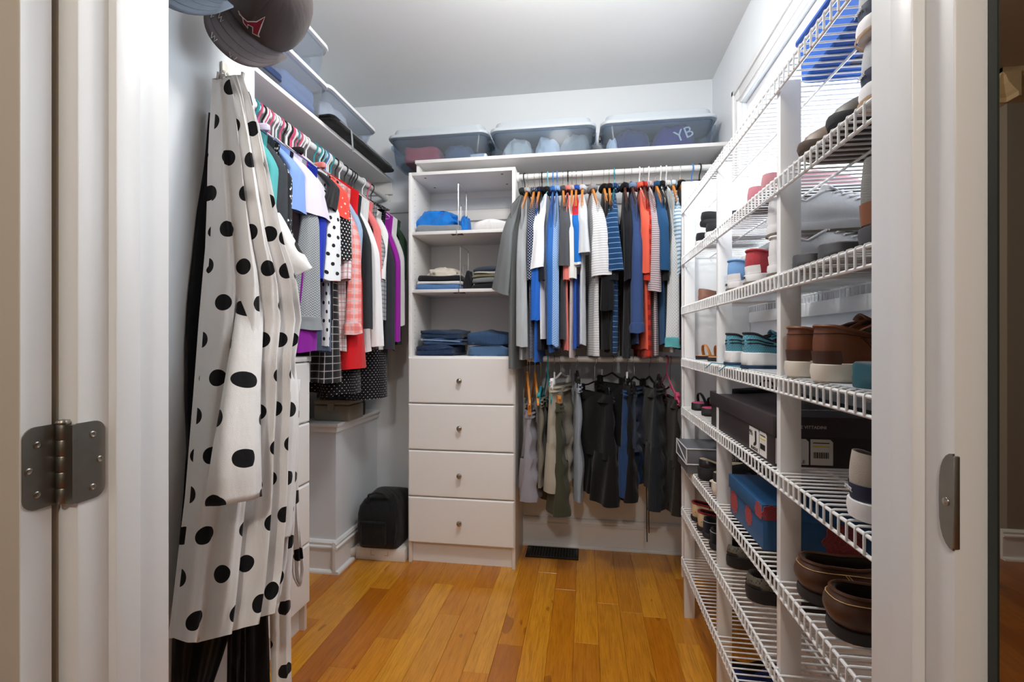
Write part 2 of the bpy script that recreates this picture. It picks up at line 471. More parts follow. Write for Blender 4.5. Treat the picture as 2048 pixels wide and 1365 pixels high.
hg = thing('door_hinge', 'worn steel butt hinge joining the open door to the white jamb', 'hinge', (-0.645, 0.503, 1.035), world=True)
def leaf(axis_x, y0, y1, round_low):
    z0, z1, r = 1.035, 1.135, 0.014
    pts = []
    def arc(cy, cz, a0):
        for k in range(6):
            a = a0 + k * PI / 10
            pts.append((cy + r * cos(a), cz + r * sin(a)))
    if round_low:     # rounded corners at y0
        pts += [(y1, z0), (y1, z1)]
        arc(y0 + r, z1 - r, PI / 2); arc(y0 + r, z0 + r, PI)
    else:
        pts += [(y0, z1), (y0, z0)]
        arc(y1 - r, z0 + r, -PI / 2); arc(y1 - r, z1 - r, 0)
    return MB().prism(pts, axis_x, axis_x + 0.0022, 'x')
leaf(-0.6548, 0.464, 0.5, True).build('leaf', STEEL, hg)
leaf(DL - 0.0006, 0.505, 0.5405, False).build('leaf', STEEL, hg)
for k in range(5):
    z = 1.035 + k * 0.02
    MB().lathe([(0.0062, z + 0.0004), (0.0066, z + 0.001), (0.0066, z + 0.019), (0.0062, z + 0.0196)], 14, (-0.6455, 0.5022, 0)).build('knuckle', STEEL, hg)
MB().box(-0.6455, -0.6285, 0.4995, 0.5055, 1.036, 1.134).build('leaf_bend', STEEL, hg)
MB().lathe([(0.0078, 1.135), (0.008, 1.137), (0.0065, 1.1395), (0.001, 1.1405)], 14, (-0.6455, 0.5022, 0)).build('pin_head', NICKEL, hg)
for (x, y, z) in ((-0.6526, 0.479, 1.113), (-0.6526, 0.470, 1.083), (-0.6526, 0.479, 1.053), (DL + 0.0016, 0.524, 1.118), (DL + 0.0016, 0.533, 1.084), (DL + 0.0016, 0.524, 1.05)):
    sc_ = MB().lathe([(0.0042, 0), (0.0042, 0.0006), (0.003, 0.0012), (0.0012, 0.0006)], 12, (x, y, z), 'x').build('screw', NICKEL, hg)
sp = thing('strike_plate', 'grey metal strike plate let into the white door jamb', 'strike plate', (DR, 0.51, 1.04), world=True)
pts = []
for k in range(13):
    a = PI / 2 - k * PI / 12
    pts.append((0.5075 + 0.018 * cos(a), 1.086 + 0.046 * (1 if sin(a) > 0 else -1) * abs(sin(a)) ** 0.6))
MB().prism(pts, DR - 0.0012, DR + 0.0005, 'x').build('plate', STEEL, sp)
MB().box(DR - 0.0012, DR + 0.004, 0.5055, 0.5085, 1.042, 1.13).build('lip', STEEL, sp, bevel=0.001)
MB().lathe([(0.0042, 0), (0.004, -0.0008), (0.002, -0.0014)], 12, (DR - 0.0012, 0.516, 1.084), 'x').build('screw', NICKEL, sp)

mr = thing('wall_mirror', 'tall frameless mirror with a dark glass edge beside the door casing', 'mirror', (0.66, 0.5, 0.25), world=True)
MB().box(0.3722, 0.95, 0.4962, 0.506, 0.25, 2.15).build('backing', mat('mirror_edge', (34, 44, 38), 0.4), mr)
MB().box(0.3735, 0.949, 0.4955, 0.4961, 0.251, 2.149).build('mirror_glass', mat('mirror_silver', (238, 238, 234), 0.01, 1.0, var=0.0), mr)

# ---- ceiling lamps
gg = NT('lamp_globe_glass'); gg.n.remove(gg.b)
_tr = gg.node('ShaderNodeBsdfTransparent'); _em = gg.node('ShaderNodeEmission'); _em.inputs[0].default_value = (1, 0.97, 0.93, 1); _em.inputs[1].default_value = 4.0
_mx = gg.node('ShaderNodeMixShader'); _mx.inputs[0].default_value = 0.25
gg.link(_tr.outputs[0], _mx.inputs[1]); gg.link(_em.outputs[0], _mx.inputs[2]); gg.link(_mx.outputs[0], gg.n['Material Output'].inputs[0])
for i, (lx, ly, zc_, lb) in enumerate(((LAMP[0], LAMP[1], 2.50, 'glass globe ceiling light of the closet'), (0.0, -1.1, 2.60, 'glass globe ceiling light of the bedroom'))):
    lt = thing('ceiling_light', lb, 'ceiling light', (lx, ly, ZC), world=True)
    rg = 0.135 if i == 0 else 0.10
    MB().lathe([(0.002, 2.74), (0.07, 2.735), (0.065, 2.715), (0.02, 2.71)], 24, (lx, ly, 0)).build('canopy', NICKEL, lt)
    MB().lathe([(0.012, 2.71), (0.012, zc_ + rg - 0.004)], 14, (lx, ly, 0)).build('stem', NICKEL, lt)
    MB().lathe([(max(0.001, rg * sin(PI * k / 14)), zc_ + rg * cos(PI * k / 14)) for k in range(15)], 28, (lx, ly, 0)).build('globe', gg.m, lt)
# ================================================================ fitted furniture
ZS = 2.238                                        # underside of the upper shelves
# back shelf over tower and rods, left shelf over the long rod
bs = thing('closet_shelf', 'long white shelf along the back wall carrying three grey-lidded bins', 'shelf', (-0.1, 2.7, ZS), world=True)
MB().box(-0.952, XR, 2.576, YB, ZS, ZS + 0.019).build('board', MELA, bs, bevel=0.0015)
MB().box(-0.952, -0.936, 2.60, YB, 2.172, ZS).build('end_panel', MELA, bs, bevel=0.001)
MB().box(-0.369, XR, YB - 0.019, YB, ZS - 0.075, ZS).build('cleat', MELA, bs, bevel=0.001)
MB().box(XR - 0.019, XR, 2.58, YB - 0.019, ZS - 0.075, ZS).build('cleat', MELA, bs, bevel=0.001)
ls = thing('closet_shelf', 'white shelf along the left wall carrying clear white-lidded bins', 'shelf', (-1.37, 2.0, ZS), world=True)
MB().box(XL, -1.208, YN, YB, ZS, ZS + 0.019).build('board', MELA, ls, bevel=0.0015)
MB().box(XL, XL + 0.019, YN, YB, ZS - 0.075, ZS).build('cleat', MELA, ls, bevel=0.001)
MB().box(XL + 0.019, -1.208, YB - 0.019, YB, ZS - 0.075, ZS).build('cleat', MELA, ls, bevel=0.001)
struct('trim_14', MB().box(XL, XR, YB - 0.012, YB, 2.045, 2.115), WALL, bevel=0.002)

ROD = mat('white_rod', (228, 229, 228), 0.3, var=0.02)
RY, RZ1, RZ2, RXL = 2.60, 2.137, 1.135, -1.25
def rod(label, p0, p1, ax):
    t = thing('closet_rod', label, 'closet rod', p0, world=True)
    MB().tube([p0, p1], 0.0165, 16).build('pole', ROD, t)
    for p, s in ((p0, 1), (p1, -1)):
        d = Vector(p1) - Vector(p0); d.normalize()
        MB().tube([Vector(p), Vector(p) + d * s * 0.012], 0.027, 16).build('socket', ROD, t)
    return t
rod('white hanging rod at the top holding the shirts on the back wall', (-0.37, RY, RZ1), (XR - 0.001, RY, RZ1), 'x')
rod('white hanging rod below the shirts holding shorts and trousers', (-0.37, RY, RZ2), (XR - 0.001, RY, RZ2), 'x')
rod('white hanging rod along the left wall holding blouses', (RXL, YN, RZ1), (RXL, YB - 0.001, RZ1), 'y')

KNOB = [(0.006, 0), (0.006, 0.008), (0.005, 0.012), (0.010, 0.017), (0.0145, 0.021), (0.0150, 0.024), (0.013, 0.028), (0.006, 0.031), (0.001, 0.0315)]
def drawer_unit(t, W, D, n, dh, z0, topz, openz=None):
    """local frame: front at y=0 looking to -y, x from 0 to W, depth to +y"""
    T = 0.018
    top = openz if openz else topz
    for x in (0, W - T):
        MB().box(x, x + T, 0, D, 0.0, top).build('side_panel', MELA, t, bevel=0.0012)
    MB().box(T, W - T, D - 0.008, D, 0.05, top).build('back_panel', MELA, t)
    MB().box(T, W - T, 0.025, 0.043, 0, z0).build('toe_kick', MELA, t)
    for k in range(n):
        a = z0 + k * dh
        dr = MB()
        x0, x1, za, zb = 0.003, W - 0.003, a + 0.002, a + dh - 0.003
        c = 0.007   # thermofoil front with a softened edge
        rows = [[(x0, 0, za), (x1, 0, za), (x1, 0, zb), (x0, 0, zb)],
                [(x0, -0.012, za), (x1, -0.012, za), (x1, -0.012, zb), (x0, -0.012, zb)],
                [(x0 + c, -0.018, za + c), (x1 - c, -0.018, za + c), (x1 - c, -0.018, zb - c), (x0 + c, -0.018, zb - c)]]
        dr.grid(rows, None, True, True, True)
        d = dr.build('drawer', MELA, t, smooth=False)
        kb = MB().lathe([(r, -0.018 - h) for r, h in KNOB], 18, (W / 2, 0, (za + zb) / 2), 'y')
        kb.build('knob', NICKEL, d)
    return T
DRH = 0.257
tw = thing('shelf_tower', 'white closet tower with open shelves above four knobbed drawers', 'cabinet', (-0.972, 2.53, 0))
TWW, TWD = 0.601, YB - 2.53
T_ = drawer_unit(tw, TWW, TWD, 4, DRH, 0.118, 0, 2.172)
MB().box(T_, TWW - T_, 0, TWD, 2.154, 2.172).build('top_panel', MELA, tw, bevel=0.0012)
ZT1, ZT2, ZT3 = 1.842, 1.520, 1.150
for z in (ZT1, ZT2):
    MB().box(T_, TWW - T_, 0.004, TWD - 0.008, z - 0.018, z).build('shelf_board', MELA, tw, bevel=0.0012)
MB().box(T_, TWW - T_, 0.0, TWD - 0.008, ZT3 - 0.018, ZT3).build('deck', MELA, tw, bevel=0.0012)
MB().box(T_, TWW - T_, TWD - 0.026, TWD - 0.008, 1.975, 2.04).build('hang_rail', MELA, tw, bevel=0.0012)
HOLE = mat('peg_hole', (90, 90, 92), 0.8)
for k in range(8):
    for yy in (0.05, TWD - 0.07):
        for (za, zb) in ((1.87, 2.12),):
            z = za + k * 0.032
            MB().lathe([(0.0026, 0), (0.0026, 0.0004)], 8, (T_, yy, z), 'x').build('peg_hole', HOLE, tw)
for k in range(9):
    MB().lathe([(0.0026, 0), (0.0026, 0.0004)], 8, (T_, 0.05, 1.545 + k * 0.032), 'x').build('peg_hole', HOLE, tw)
    MB().lathe([(0.0026, 0), (0.0026, 0.0004)], 8, (T_, 0.05, 1.185 + k * 0.032), 'x').build('peg_hole', HOLE, tw)
for (x, y) in ((0.08, 0.05), (0.52, 0.05), (0.08, 0.22), (0.52, 0.22)):
    MB().lathe([(0.007, 2.1535), (0.007, 2.1545)], 12, (x, y, 0)).build('cam_cover', HOLE, tw)
MB().lathe([(0.007, TWD - 0.0095), (0.007, TWD - 0.007)], 12, (0.10, 0, 1.945), 'y').build('cam_cover', HOLE, tw)

ld = thing('drawer_chest', 'low white chest of drawers against the left wall behind the hanging robes', 'chest', (-1.18, 1.28, 0), PI / 2)
drawer_unit(ld, 0.601, 0.355, 4, DRH, 0.118, 1.148)
MB().box(-0.002, 0.603, -0.02, 0.355, 1.148, 1.168).build('top_panel', MELA, ld, bevel=0.002)

# ---------------------------------------------------------------- shoe rack of wire shelves
SX0, SX1, SY0, SY1 = 0.43, 0.715, 0.66, 2.235
SHZ = [1.841, 1.612, 1.390, 1.157, 0.940, 0.697, 0.487, 0.262]
LIP = 0.036
def one(path, r, n=6):
    mb = MB().tube(path, r, n); o = mb.build('tmp', WIRE, None); me = o.data; bpy.data.objects.remove(o); return me
R_ = 0.0022
wire_me = one([(0, 0, -LIP), (0, 0, -0.006), (0.0015, 0, -0.0015), (0.006, 0, 0), (SX1 - SX0 - 0.004, 0, 0), (SX1 - SX0, 0, -0.003), (SX1 - SX0, 0, -0.03)], R_)
NW = 62
place = ('topmost wire shoe shelf under the blue tray', 'second wire shoe shelf from the top', 'third wire shoe shelf from the top, with canvas sneakers',
         'wire shoe shelf with blue running shoes and brown leather shoes', 'wire shoe shelf with the long black boot box', 'wire shoe shelf with the blue patterned box and brown loafers',
         'wire shoe shelf with grey slip-on clogs and leopard shoes', 'lowest wire shoe shelf, empty, just above the floor')
for i, z in enumerate(SHZ):
    t = thing('wire_shelf', 'white ' + place[i], 'wire shelf', (SX0, SY0, z), group='wire shoe shelves')
    LY = SY1 - SY0
    D_ = SX1 - SX0
    for (x, zz, r) in ((0.0035, -0.0052, 0.0034), (0.0035, -LIP, 0.0034), (D_, -0.0052, 0.003)):
        MB().tube([(x, 0, zz), (x, LY, zz)], r, 8).build('long_rod', WIRE, t)
    MB().tube([(D_ * 0.42, 0, -0.005), (D_ * 0.42, LY, -0.005)], 0.003, 8).build('cross_rod', WIRE, t)
    for k in range(NW + 1):
        o = bpy.data.objects.new('wire', wire_me); COL.objects.link(o); o.parent = t; o.location = (0, 0.003 + (LY - 0.006) * k / NW, 0)
for (y, z0, lb) in ((2.217, 0, 'white wooden rack post beside the hanging trousers'), (1.677, 0, 'white wooden rack post between the tan sandals and the running shoes'),
                (1.167, 0, 'white wooden rack post beside the brown leather shoes'), (0.68, 0, 'white wooden rack post right beside the door wall')):
    mb = MB()
    t = tag(mb.box(SX0 + 0.0075, SX0 + 0.052, y - 0.0105, y + 0.0105, z0, SHZ[0] - 0.012).build('rack_post', TRIM, None, bevel=0.0015, org=(SX0 + 0.03, y, 0)), lb, 'post', 'rack posts')
tag(MB().box(SX0 + 0.003, XR - 0.001, 2.238, 2.256, 0.166, 1.955).build('divider_panel', TRIM, None, bevel=0.0015, org=(0.57, 2.247, 0.166)), 'tall white panel closing the far end of the shoe rack', 'panel')
for i, z in enumerate(SHZ[1:]):
    lb = 'white ledger board on the wall under the ' + ['second', 'third', 'fourth', 'fifth', 'sixth', 'seventh', 'eighth'][i] + ' wire shelf from the top'
    if i == 0: continue
    tag(MB().box(XR - 0.019, XR - 0.0001, 0.7, 2.2, z - 0.075, z - 0.032).build('ledger_board', TRIM, None, bevel=0.002, org=(XR - 0.01, 1.4, z - 0.075)), lb, 'board', 'wall ledger boards')
# floor vent
vt = thing('floor_vent', 'dark metal floor register in front of the back baseboard', 'vent', (0, 0, 0), world=True)
v0 = atz(1055, 1097, 0); v1 = atz(1157, 1122, 0)
VX0, VX1, VY0, VY1 = v0.x, v1.x, v1.y - 0.0, v0.y + 0.03
VM = mat('dark_vent_metal', (40, 36, 30), 0.5, 0.6)
for b in ((VX0, VX1, VY0, VY0 + 0.016), (VX0, VX1, VY1 - 0.016, VY1), (VX0, VX0 + 0.02, VY0 + 0.016, VY1 - 0.016), (VX1 - 0.02, VX1, VY0 + 0.016, VY1 - 0.016)):
    MB().box(*b, 0, 0.005).build('rim', VM, vt, bevel=0.0015)
MB().box(VX0 + 0.02, VX1 - 0.02, VY0 + 0.016, VY1 - 0.016, 0, 0.001).build('well', DARKV, vt)
for k in range(16):
    x = VX0 + 0.026 + (VX1 - VX0 - 0.052) * k / 15
    MB().box(x - 0.003, x + 0.003, VY0 + 0.016, VY1 - 0.016, 0.001, 0.004).build('slat', VM, vt)
# ================================================================ soft shapes
def lerp(a, b, t): return a + (b - a) * t
def tab(T, x):
    for (x0, y0), (x1, y1) in zip(T, T[1:]):
        if x <= x1:
            t = 0 if x1 == x0 else max(0, (x - x0) / (x1 - x0))
            return lerp(y0, y1, t)
    return T[-1][1]
def rrect(hx, hy, r, n=5):
    pts = []
    r = min(r, hx * 0.99, hy * 0.99)
    for cx_, cy_, a0 in ((hx - r, hy - r, 0), (-hx + r, hy - r, PI / 2), (-hx + r, -hy + r, PI), (hx - r, -hy + r, 1.5 * PI)):
        for k in range(n + 1):
            a = a0 + k * PI / 2 / n
            pts.append((cx_ + r * cos(a), cy_ + r * sin(a)))
    return pts
class Wob:
    """smooth pseudo-random wobble"""
    def __init__(s, seed, k=6, f=9.0):
        r = random.Random(seed)
        s.w = [(r.uniform(-f, f), r.uniform(-f, f), r.uniform(-f, f), r.uniform(0, 6.28), r.uniform(0.4, 1)) for _ in range(k)]
        s.n = sum(a[4] for a in s.w)
    def __call__(s, x, y, z=0.0):
        return sum(a[4] * sin(a[0] * x + a[1] * y + a[2] * z + a[3]) for a in s.w) / s.n
def folded(hx, hy, h, seed, wob=0.006, round_=0.03, layers=1, sag=0.0):
    """folded cloth slab, rounded folds, wavy top; origin at bottom centre"""
    W = Wob(seed, 7, 22.0); mb = MB()
    n_z = 3 + 2 * layers
    prof = [(0.86, 0.0)]
    for l in range(layers):
        a, b = l / layers, (l + 1) / layers
        prof += [(0.965, lerp(a, b, 0.04)), (1.0, lerp(a, b, 0.3)), (1.0, lerp(a, b, 0.7)), (0.965, lerp(a, b, 0.96))]
    prof += [(0.82, 1.0), (0.5, 1.03), (0.2, 1.04)]
    base = rrect(hx, hy, round_, 6)
    # extra points along the edges for wobble
    ring = []
    for i, p in enumerate(base):
        q = base[(i + 1) % len(base)]
        L = math.hypot(q[0] - p[0], q[1] - p[1]); m = max(1, int(L / 0.02))
        for k in range(m): ring.append((lerp(p[0], q[0], k / m), lerp(p[1], q[1], k / m)))
    rows, UV = [], []
    for sc_, z in prof:
        row = []
        for (x, y) in ring:
            X, Y = x * sc_, y * sc_
            e = W(X * 1.0, Y, z * h * 2)
            X += e * wob * 1.2; Y += W(Y + 3, X, z * h * 2) * wob * 1.2
            Z = z * h + (W(X * 1.7 + 9, Y * 1.7, z) * wob * 1.5 if z > 0.02 else 0)
            Z -= sag * z * ((x / hx) ** 2 if hx else 0) * h
            row.append((X, Y, max(Z, 0)))
        rows.append(row); UV.append([(p[0], p[1] + p[2]) for p in row])
    mb.grid(rows, UV, True, True, True)
    return mb
def crumple(hx, hy, h, seed, amp=0.35, n=26):
    """heap of loosely dropped cloth, closed underneath"""
    W = Wob(seed, 9, 7.0); rows, UV = [], []
    for i in range(n):
        t = i / (n - 1); row = []
        rr = cos(t * PI / 2) ** 0.6 if t < 1 else 0.02
        rr = max(rr, 0.02)
        for k in range(2 * n):
            a = 2 * PI * k / (2 * n)
            c, s_ = cos(a), sin(a)
            sx = abs(c) ** 0.75 * (1 if c > 0 else -1); sy = abs(s_) ** 0.75 * (1 if s_ > 0 else -1)
            u, v = rr * sx, rr * sy
            rid = 1 - 2.2 * abs(W(u * 0.9, v * 0.9, t * 0.3)); rid2 = 1 - 2.2 * abs(W(v * 1.7 + 2, u * 1.7 + 5, t * 0.5))
            d = 1 + amp * 0.35 * W(u * 2 + 4, v * 2, t * 2) * (1 if t > 0 else 0.4)
            z = h * (sin(t * PI / 2) ** 0.8) * (0.88 + 0.30 * (1 + amp) * rid * sin(t * PI / 2) + 0.16 * (1 + amp) * rid2 * sin(t * PI / 2) + 0.18 * u * (1 if int(seed) % 2 else -1))
            z = min(z, h * 1.35)
            row.append((min(max(u * hx * d, -hx), hx), min(max(v * hy * d, -hy), hy), max(0, z)))
        rows.append(row); UV.append([(p[0], p[1] + p[2]) for p in row])
    return MB().grid(rows, UV, True, True, True)
def soft(name, label, cat, mb, m, loc, rz=0.0, group=None, rot=None, sub=0):
    o = mb.build(name, m, None, ang=1.4, sub=sub); o.location = loc; o.rotation_euler = rot if rot else (0, 0, rz)
    return tag(o, label, cat, group)

# ================================================================ storage bins
CLEARB = clear_plastic('clear_bin_plastic', (226, 234, 242), 0.07, 0.12)
CLEARC = clear_plastic('clear_tub_plastic', (236, 240, 245), 0.08, 0.15)
LIDG = mat('grey_lid_plastic', (196, 205, 213), 0.4, var=0.02)
LIDW = mat('white_lid_plastic', (240, 241, 243), 0.4, var=0.02)
def bin_(label, loc, rz, hx, hy, h, taper, lid, body, lid_h=0.03, latch=False, group='storage bins', r=0.05, ridge=True):
    t = thing('storage_bin', label, 'storage bin', loc, rz, group)
    rows = []
    def ring(sx, sy, z, rr): rows.append([(x, y, z) for x, y in rrect(sx, sy, rr, 6)])
    bx_, by_ = hx - taper, hy - taper
    ring(bx_ - 0.012, by_ - 0.012, 0.002, r * 0.8)
    ring(bx_ - 0.003, by_ - 0.003, 0.006, r * 0.9)
    ring(bx_, by_, 0.016, r)
    ring(hx - 0.008, hy - 0.008, h * 0.9, r)
    ring(hx - 0.007, hy - 0.007, h - 0.022, r)
    ring(hx, hy, h - 0.02, r); ring(hx, hy, h - 0.002, r)
    ring(hx - 0.009, hy - 0.009, h - 0.002, r)
    ring(bx_ - 0.003, by_ - 0.003, 0.018, r)
    MB().grid(rows, None, True, True, True).build('tub', body, t)
    rows = []
    ring(hx + 0.006, hy + 0.006, h - 0.010, r); ring(hx + 0.008, hy + 0.008, h - 0.004, r); ring(hx + 0.006, hy + 0.006, h + 0.006, r)
    ring(hx - 0.012, hy - 0.012, h + 0.010, r)
    ring(hx - 0.022, hy - 0.022, h + lid_h - 0.004, r); ring(hx - 0.030, hy - 0.030, h + lid_h, r); ring(0.02, 0.02, h + lid_h - 0.002, 0.01)
    ring(0.02, 0.02, h + 0.001, 0.01); ring(hx + 0.002, hy + 0.002, h - 0.001, r)
    MB().grid(rows, None, True, True, True).build('lid', lid, t)
    for s in (-1, 1):
        MB().box(s * hx - 0.012, s * hx + 0.012, -0.06, 0.06, h - 0.045, h - 0.02).build('handle', body, t, bevel=0.004)
    if latch:
        MB().box(-hx - 0.014, -hx - 0.002, -hy + 0.02, -hy + 0.06, h * 0.42, h * 0.6).build('latch', BLACKP, t, bevel=0.003)
    return t
ZSH = ZS + 0.019
def bin_from_px(label, pl, pr, ptop, pbot_l, yb, depth, **kw):
    a = aty(pl, pbot_l, yb); b = aty(pr, pbot_l, yb)
    return a, b
# three grey-lidded bins on the back shelf
BINY = 2.735
b1 = bin_('clear storage bin with a grey lid and a folded pink garment inside', (-0.835, BINY, ZSH), 0.0, 0.29, 0.135, 0.155, 0.022, LIDG, CLEARB, 0.05, group='grey-lidded bins')
b2 = bin_('clear storage bin with a grey lid, crumpled cream and white shirts inside', (-0.235, BINY, ZSH), 0.0, 0.288, 0.135, 0.155, 0.022, LIDG, CLEARB, 0.05, group='grey-lidded bins')
b3 = bin_('clear storage bin with a grey lid and lettered purple clothes inside', (0.385, BINY + 0.0, ZSH), 0.0, 0.296, 0.135, 0.155, 0.022, LIDG, CLEARB, 0.05, latch=True, group='grey-lidded bins')
PINK = fabric('dusty_pink_cloth', cols=((206, 96, 104),))
GREYB = fabric('blue_grey_cloth', cols=((96, 112, 138),))
CREAMC = fabric('cream_print_cloth', 'print', ((226, 220, 210), (150, 148, 146)), 0.03, 0.16)
WHITEC = fabric('white_cloth', cols=((234, 236, 240),))
BEIGEG = fabric('grey_beige_cloth', cols=((168, 168, 164),))
PURP = fabric('deep_purple_cloth', cols=((58, 52, 128),))
PURP2 = fabric('indigo_cloth', cols=((50, 60, 112),))
zi = ZSH + 0.019
soft('folded_sweater', 'dusty pink folded sweater inside the bin over the shelf tower', 'sweater', folded(0.10, 0.09, 0.085, 3, 0.01, 0.03, 2), PINK, (-0.945, BINY, zi))
soft('folded_shirt', 'blue-grey heaped shirt inside the bin beside the pink sweater', 'shirt', crumple(0.10, 0.09, 0.075, 4), GREYB, (-0.72, BINY, zi))
soft('folded_shirt', 'pale cloth lying flat in front of the blue-grey shirt in the bin', 'shirt', folded(0.055, 0.08, 0.03, 21, 0.006, 0.02), WHITEC, (-0.630 + 0.02, BINY, zi))
soft('folded_shirt', 'cream shirt with a grey print at the end of the middle bin', 'shirt', crumple(0.09, 0.095, 0.085, 5, 0.5), CREAMC, (-0.385, BINY, zi))
soft('folded_shirt', 'white crumpled shirt in the middle bin', 'shirt', crumple(0.075, 0.095, 0.085, 6, 0.5), WHITEC, (-0.205, BINY, zi))
soft('folded_shirt', 'grey-beige crumpled shirt beside the white one in the middle bin', 'shirt', crumple(0.085, 0.095, 0.095, 7, 0.5), BEIGEG, (-0.055, BINY, zi))
soft('folded_shirt', 'indigo folded shirt inside the bin above the shirt rod', 'shirt', crumple(0.10, 0.095, 0.10, 8, 0.3), PURP2, (0.26, BINY, zi))
pj = thing('folded_jersey', 'deep purple jersey with white block letters inside the bin', 'jersey', (0.475, BINY, zi))
crumple(0.115, 0.095, 0.115, 9, 0.2).build('cloth', PURP, pj, ang=1.4)
text_mesh('YB', 0.085, 'letters', WHITEC, pj, (0.045, -0.098, 0.058), (PI / 2, -0.35, 0))
soft('folded_shirt', 'small white cloth scrap at the latch end of the purple clothes bin', 'shirt', crumple(0.035, 0.05, 0.06, 10, 0.6), WHITEC, (0.15, BINY - 0.03, zi))

# left shelf: two stacked clear bins, a third behind, a folded bag under it
lbx = -1.355
bin_('lower clear bin with a white lid packed with folded jeans and shirts', (lbx, 1.745, ZSH), PI / 2, 0.335, 0.165, 0.165, 0.02, LIDW, CLEARC, 0.014, group='white-lidded bins')
bin_('upper clear bin with a white lid stacked on the one with the jeans', (lbx, 1.752, ZSH + 0.181), PI / 2, 0.335, 0.165, 0.165, 0.02, LIDW, CLEARC, 0.014, group='white-lidded bins')
DEN = fabric('mid_denim', cols=((44, 62, 100),), weave=1400)
DEN2 = fabric('pale_denim', cols=((84, 116, 166),), weave=1400)
LAVS = fabric('lavender_folded_stripe', 'stripe', ((190, 180, 206), (108, 102, 128)), 0.022, 0.5, axis='u')
for k, y in enumerate((1.52, 1.60, 1.68, 1.76)):
    soft('folded_shirt', 'lavender-grey folded shirt filed upright in the lower clear bin', 'shirt', folded(0.10, 0.034, 0.085, 40 + k, 0.004, 0.02), LAVS, (lbx, y, zi), group='filed shirts in the lower bin')
soft('folded_jeans', 'pale blue folded jeans at the far end of the lower clear bin', 'jeans', folded(0.12, 0.12, 0.10, 44, 0.006, 0.03, 2), DEN2, (lbx, 1.925, zi))
soft('folded_jeans', 'dark denim folded beneath the lavender shirts in the lower clear bin', 'jeans', folded(0.03, 0.14, 0.028, 45, 0.002, 0.02, 2), DEN, (lbx + 0.125 - 0.004, 1.62, zi))
for k, (y, hy, h) in enumerate(((1.58, 0.11, 0.10), (1.80, 0.10, 0.085), (1.965, 0.06, 0.06))):
    soft('folded_shirt', ['grey-blue cloth heap at the near end of the upper clear bin', 'grey-blue cloth heap in the middle of the upper clear bin', 'low grey-blue cloth heap at the far end of the upper clear bin'][k], 'shirt',
         crumple(0.125, hy, h, 50 + k, 0.5), GREYB if k != 1 else fabric('slate_cloth', cols=((104, 116, 140),)), (lbx, y, zi + 0.181))
bin_('clear bin with a white lid and crumpled pale linen behind the stacked bins', (-1.365, 2.375, ZSH + 0.04), PI / 2 , 0.27, 0.15, 0.165, 0.045, LIDW, CLEARC, 0.016, group='white-lidded bins')
soft('crumpled_sheet', 'crumpled pale linen inside the bin resting on the black bag', 'linen', crumple(0.095, 0.16, 0.13, 61, 0.6), fabric('pale_linen', cols=((226, 226, 230),)), (-1.365, 2.35, ZSH + 0.06))
soft('folded_shirt', 'slate blue cloth beside the pale linen in the corner bin', 'shirt', crumple(0.09, 0.05, 0.07, 62, 0.5), GREYB, (-1.365, 2.545, ZSH + 0.06))
BLKN = fabric('black_nylon', cols=((17, 18, 21),), rough=0.6, bump=0.55)
gb = thing('garment_bag', 'black folded garment bag overhanging the left shelf under a bin', 'bag', (-1.33, 2.40, ZSH))
folded(0.185, 0.36, 0.019, 63, 0.004, 0.03).build('lower_layer', BLKN, gb, ang=1.4)
o = folded(0.18, 0.35, 0.018, 64, 0.004, 0.03).build('upper_layer', BLKN, gb, ang=1.4); o.location = (-0.004, 0.0, 0.019)
MB().tube([(0.184, -0.30 + 0.06 * k, 0.019 + 0.002 * sin(k * 2.0)) for k in range(11)], 0.0025, 6).build('piping', fabric('grey_piping', cols=((150, 152, 156),)), gb)
st = MB()
Pst = [(0.175, -0.20, 0.03), (0.188, -0.20, 0.02), (0.192, -0.20, -0.01), (0.190, -0.19, -0.05), (0.191, -0.19, -0.085)]
st.grid([[(p[0], p[1] - 0.008, p[2]), (p[0], p[1] + 0.008, p[2])] for p in Pst]); st.build('strap', fabric('grey_webbing', cols=((150, 156, 160),)), gb, thick=0.002)

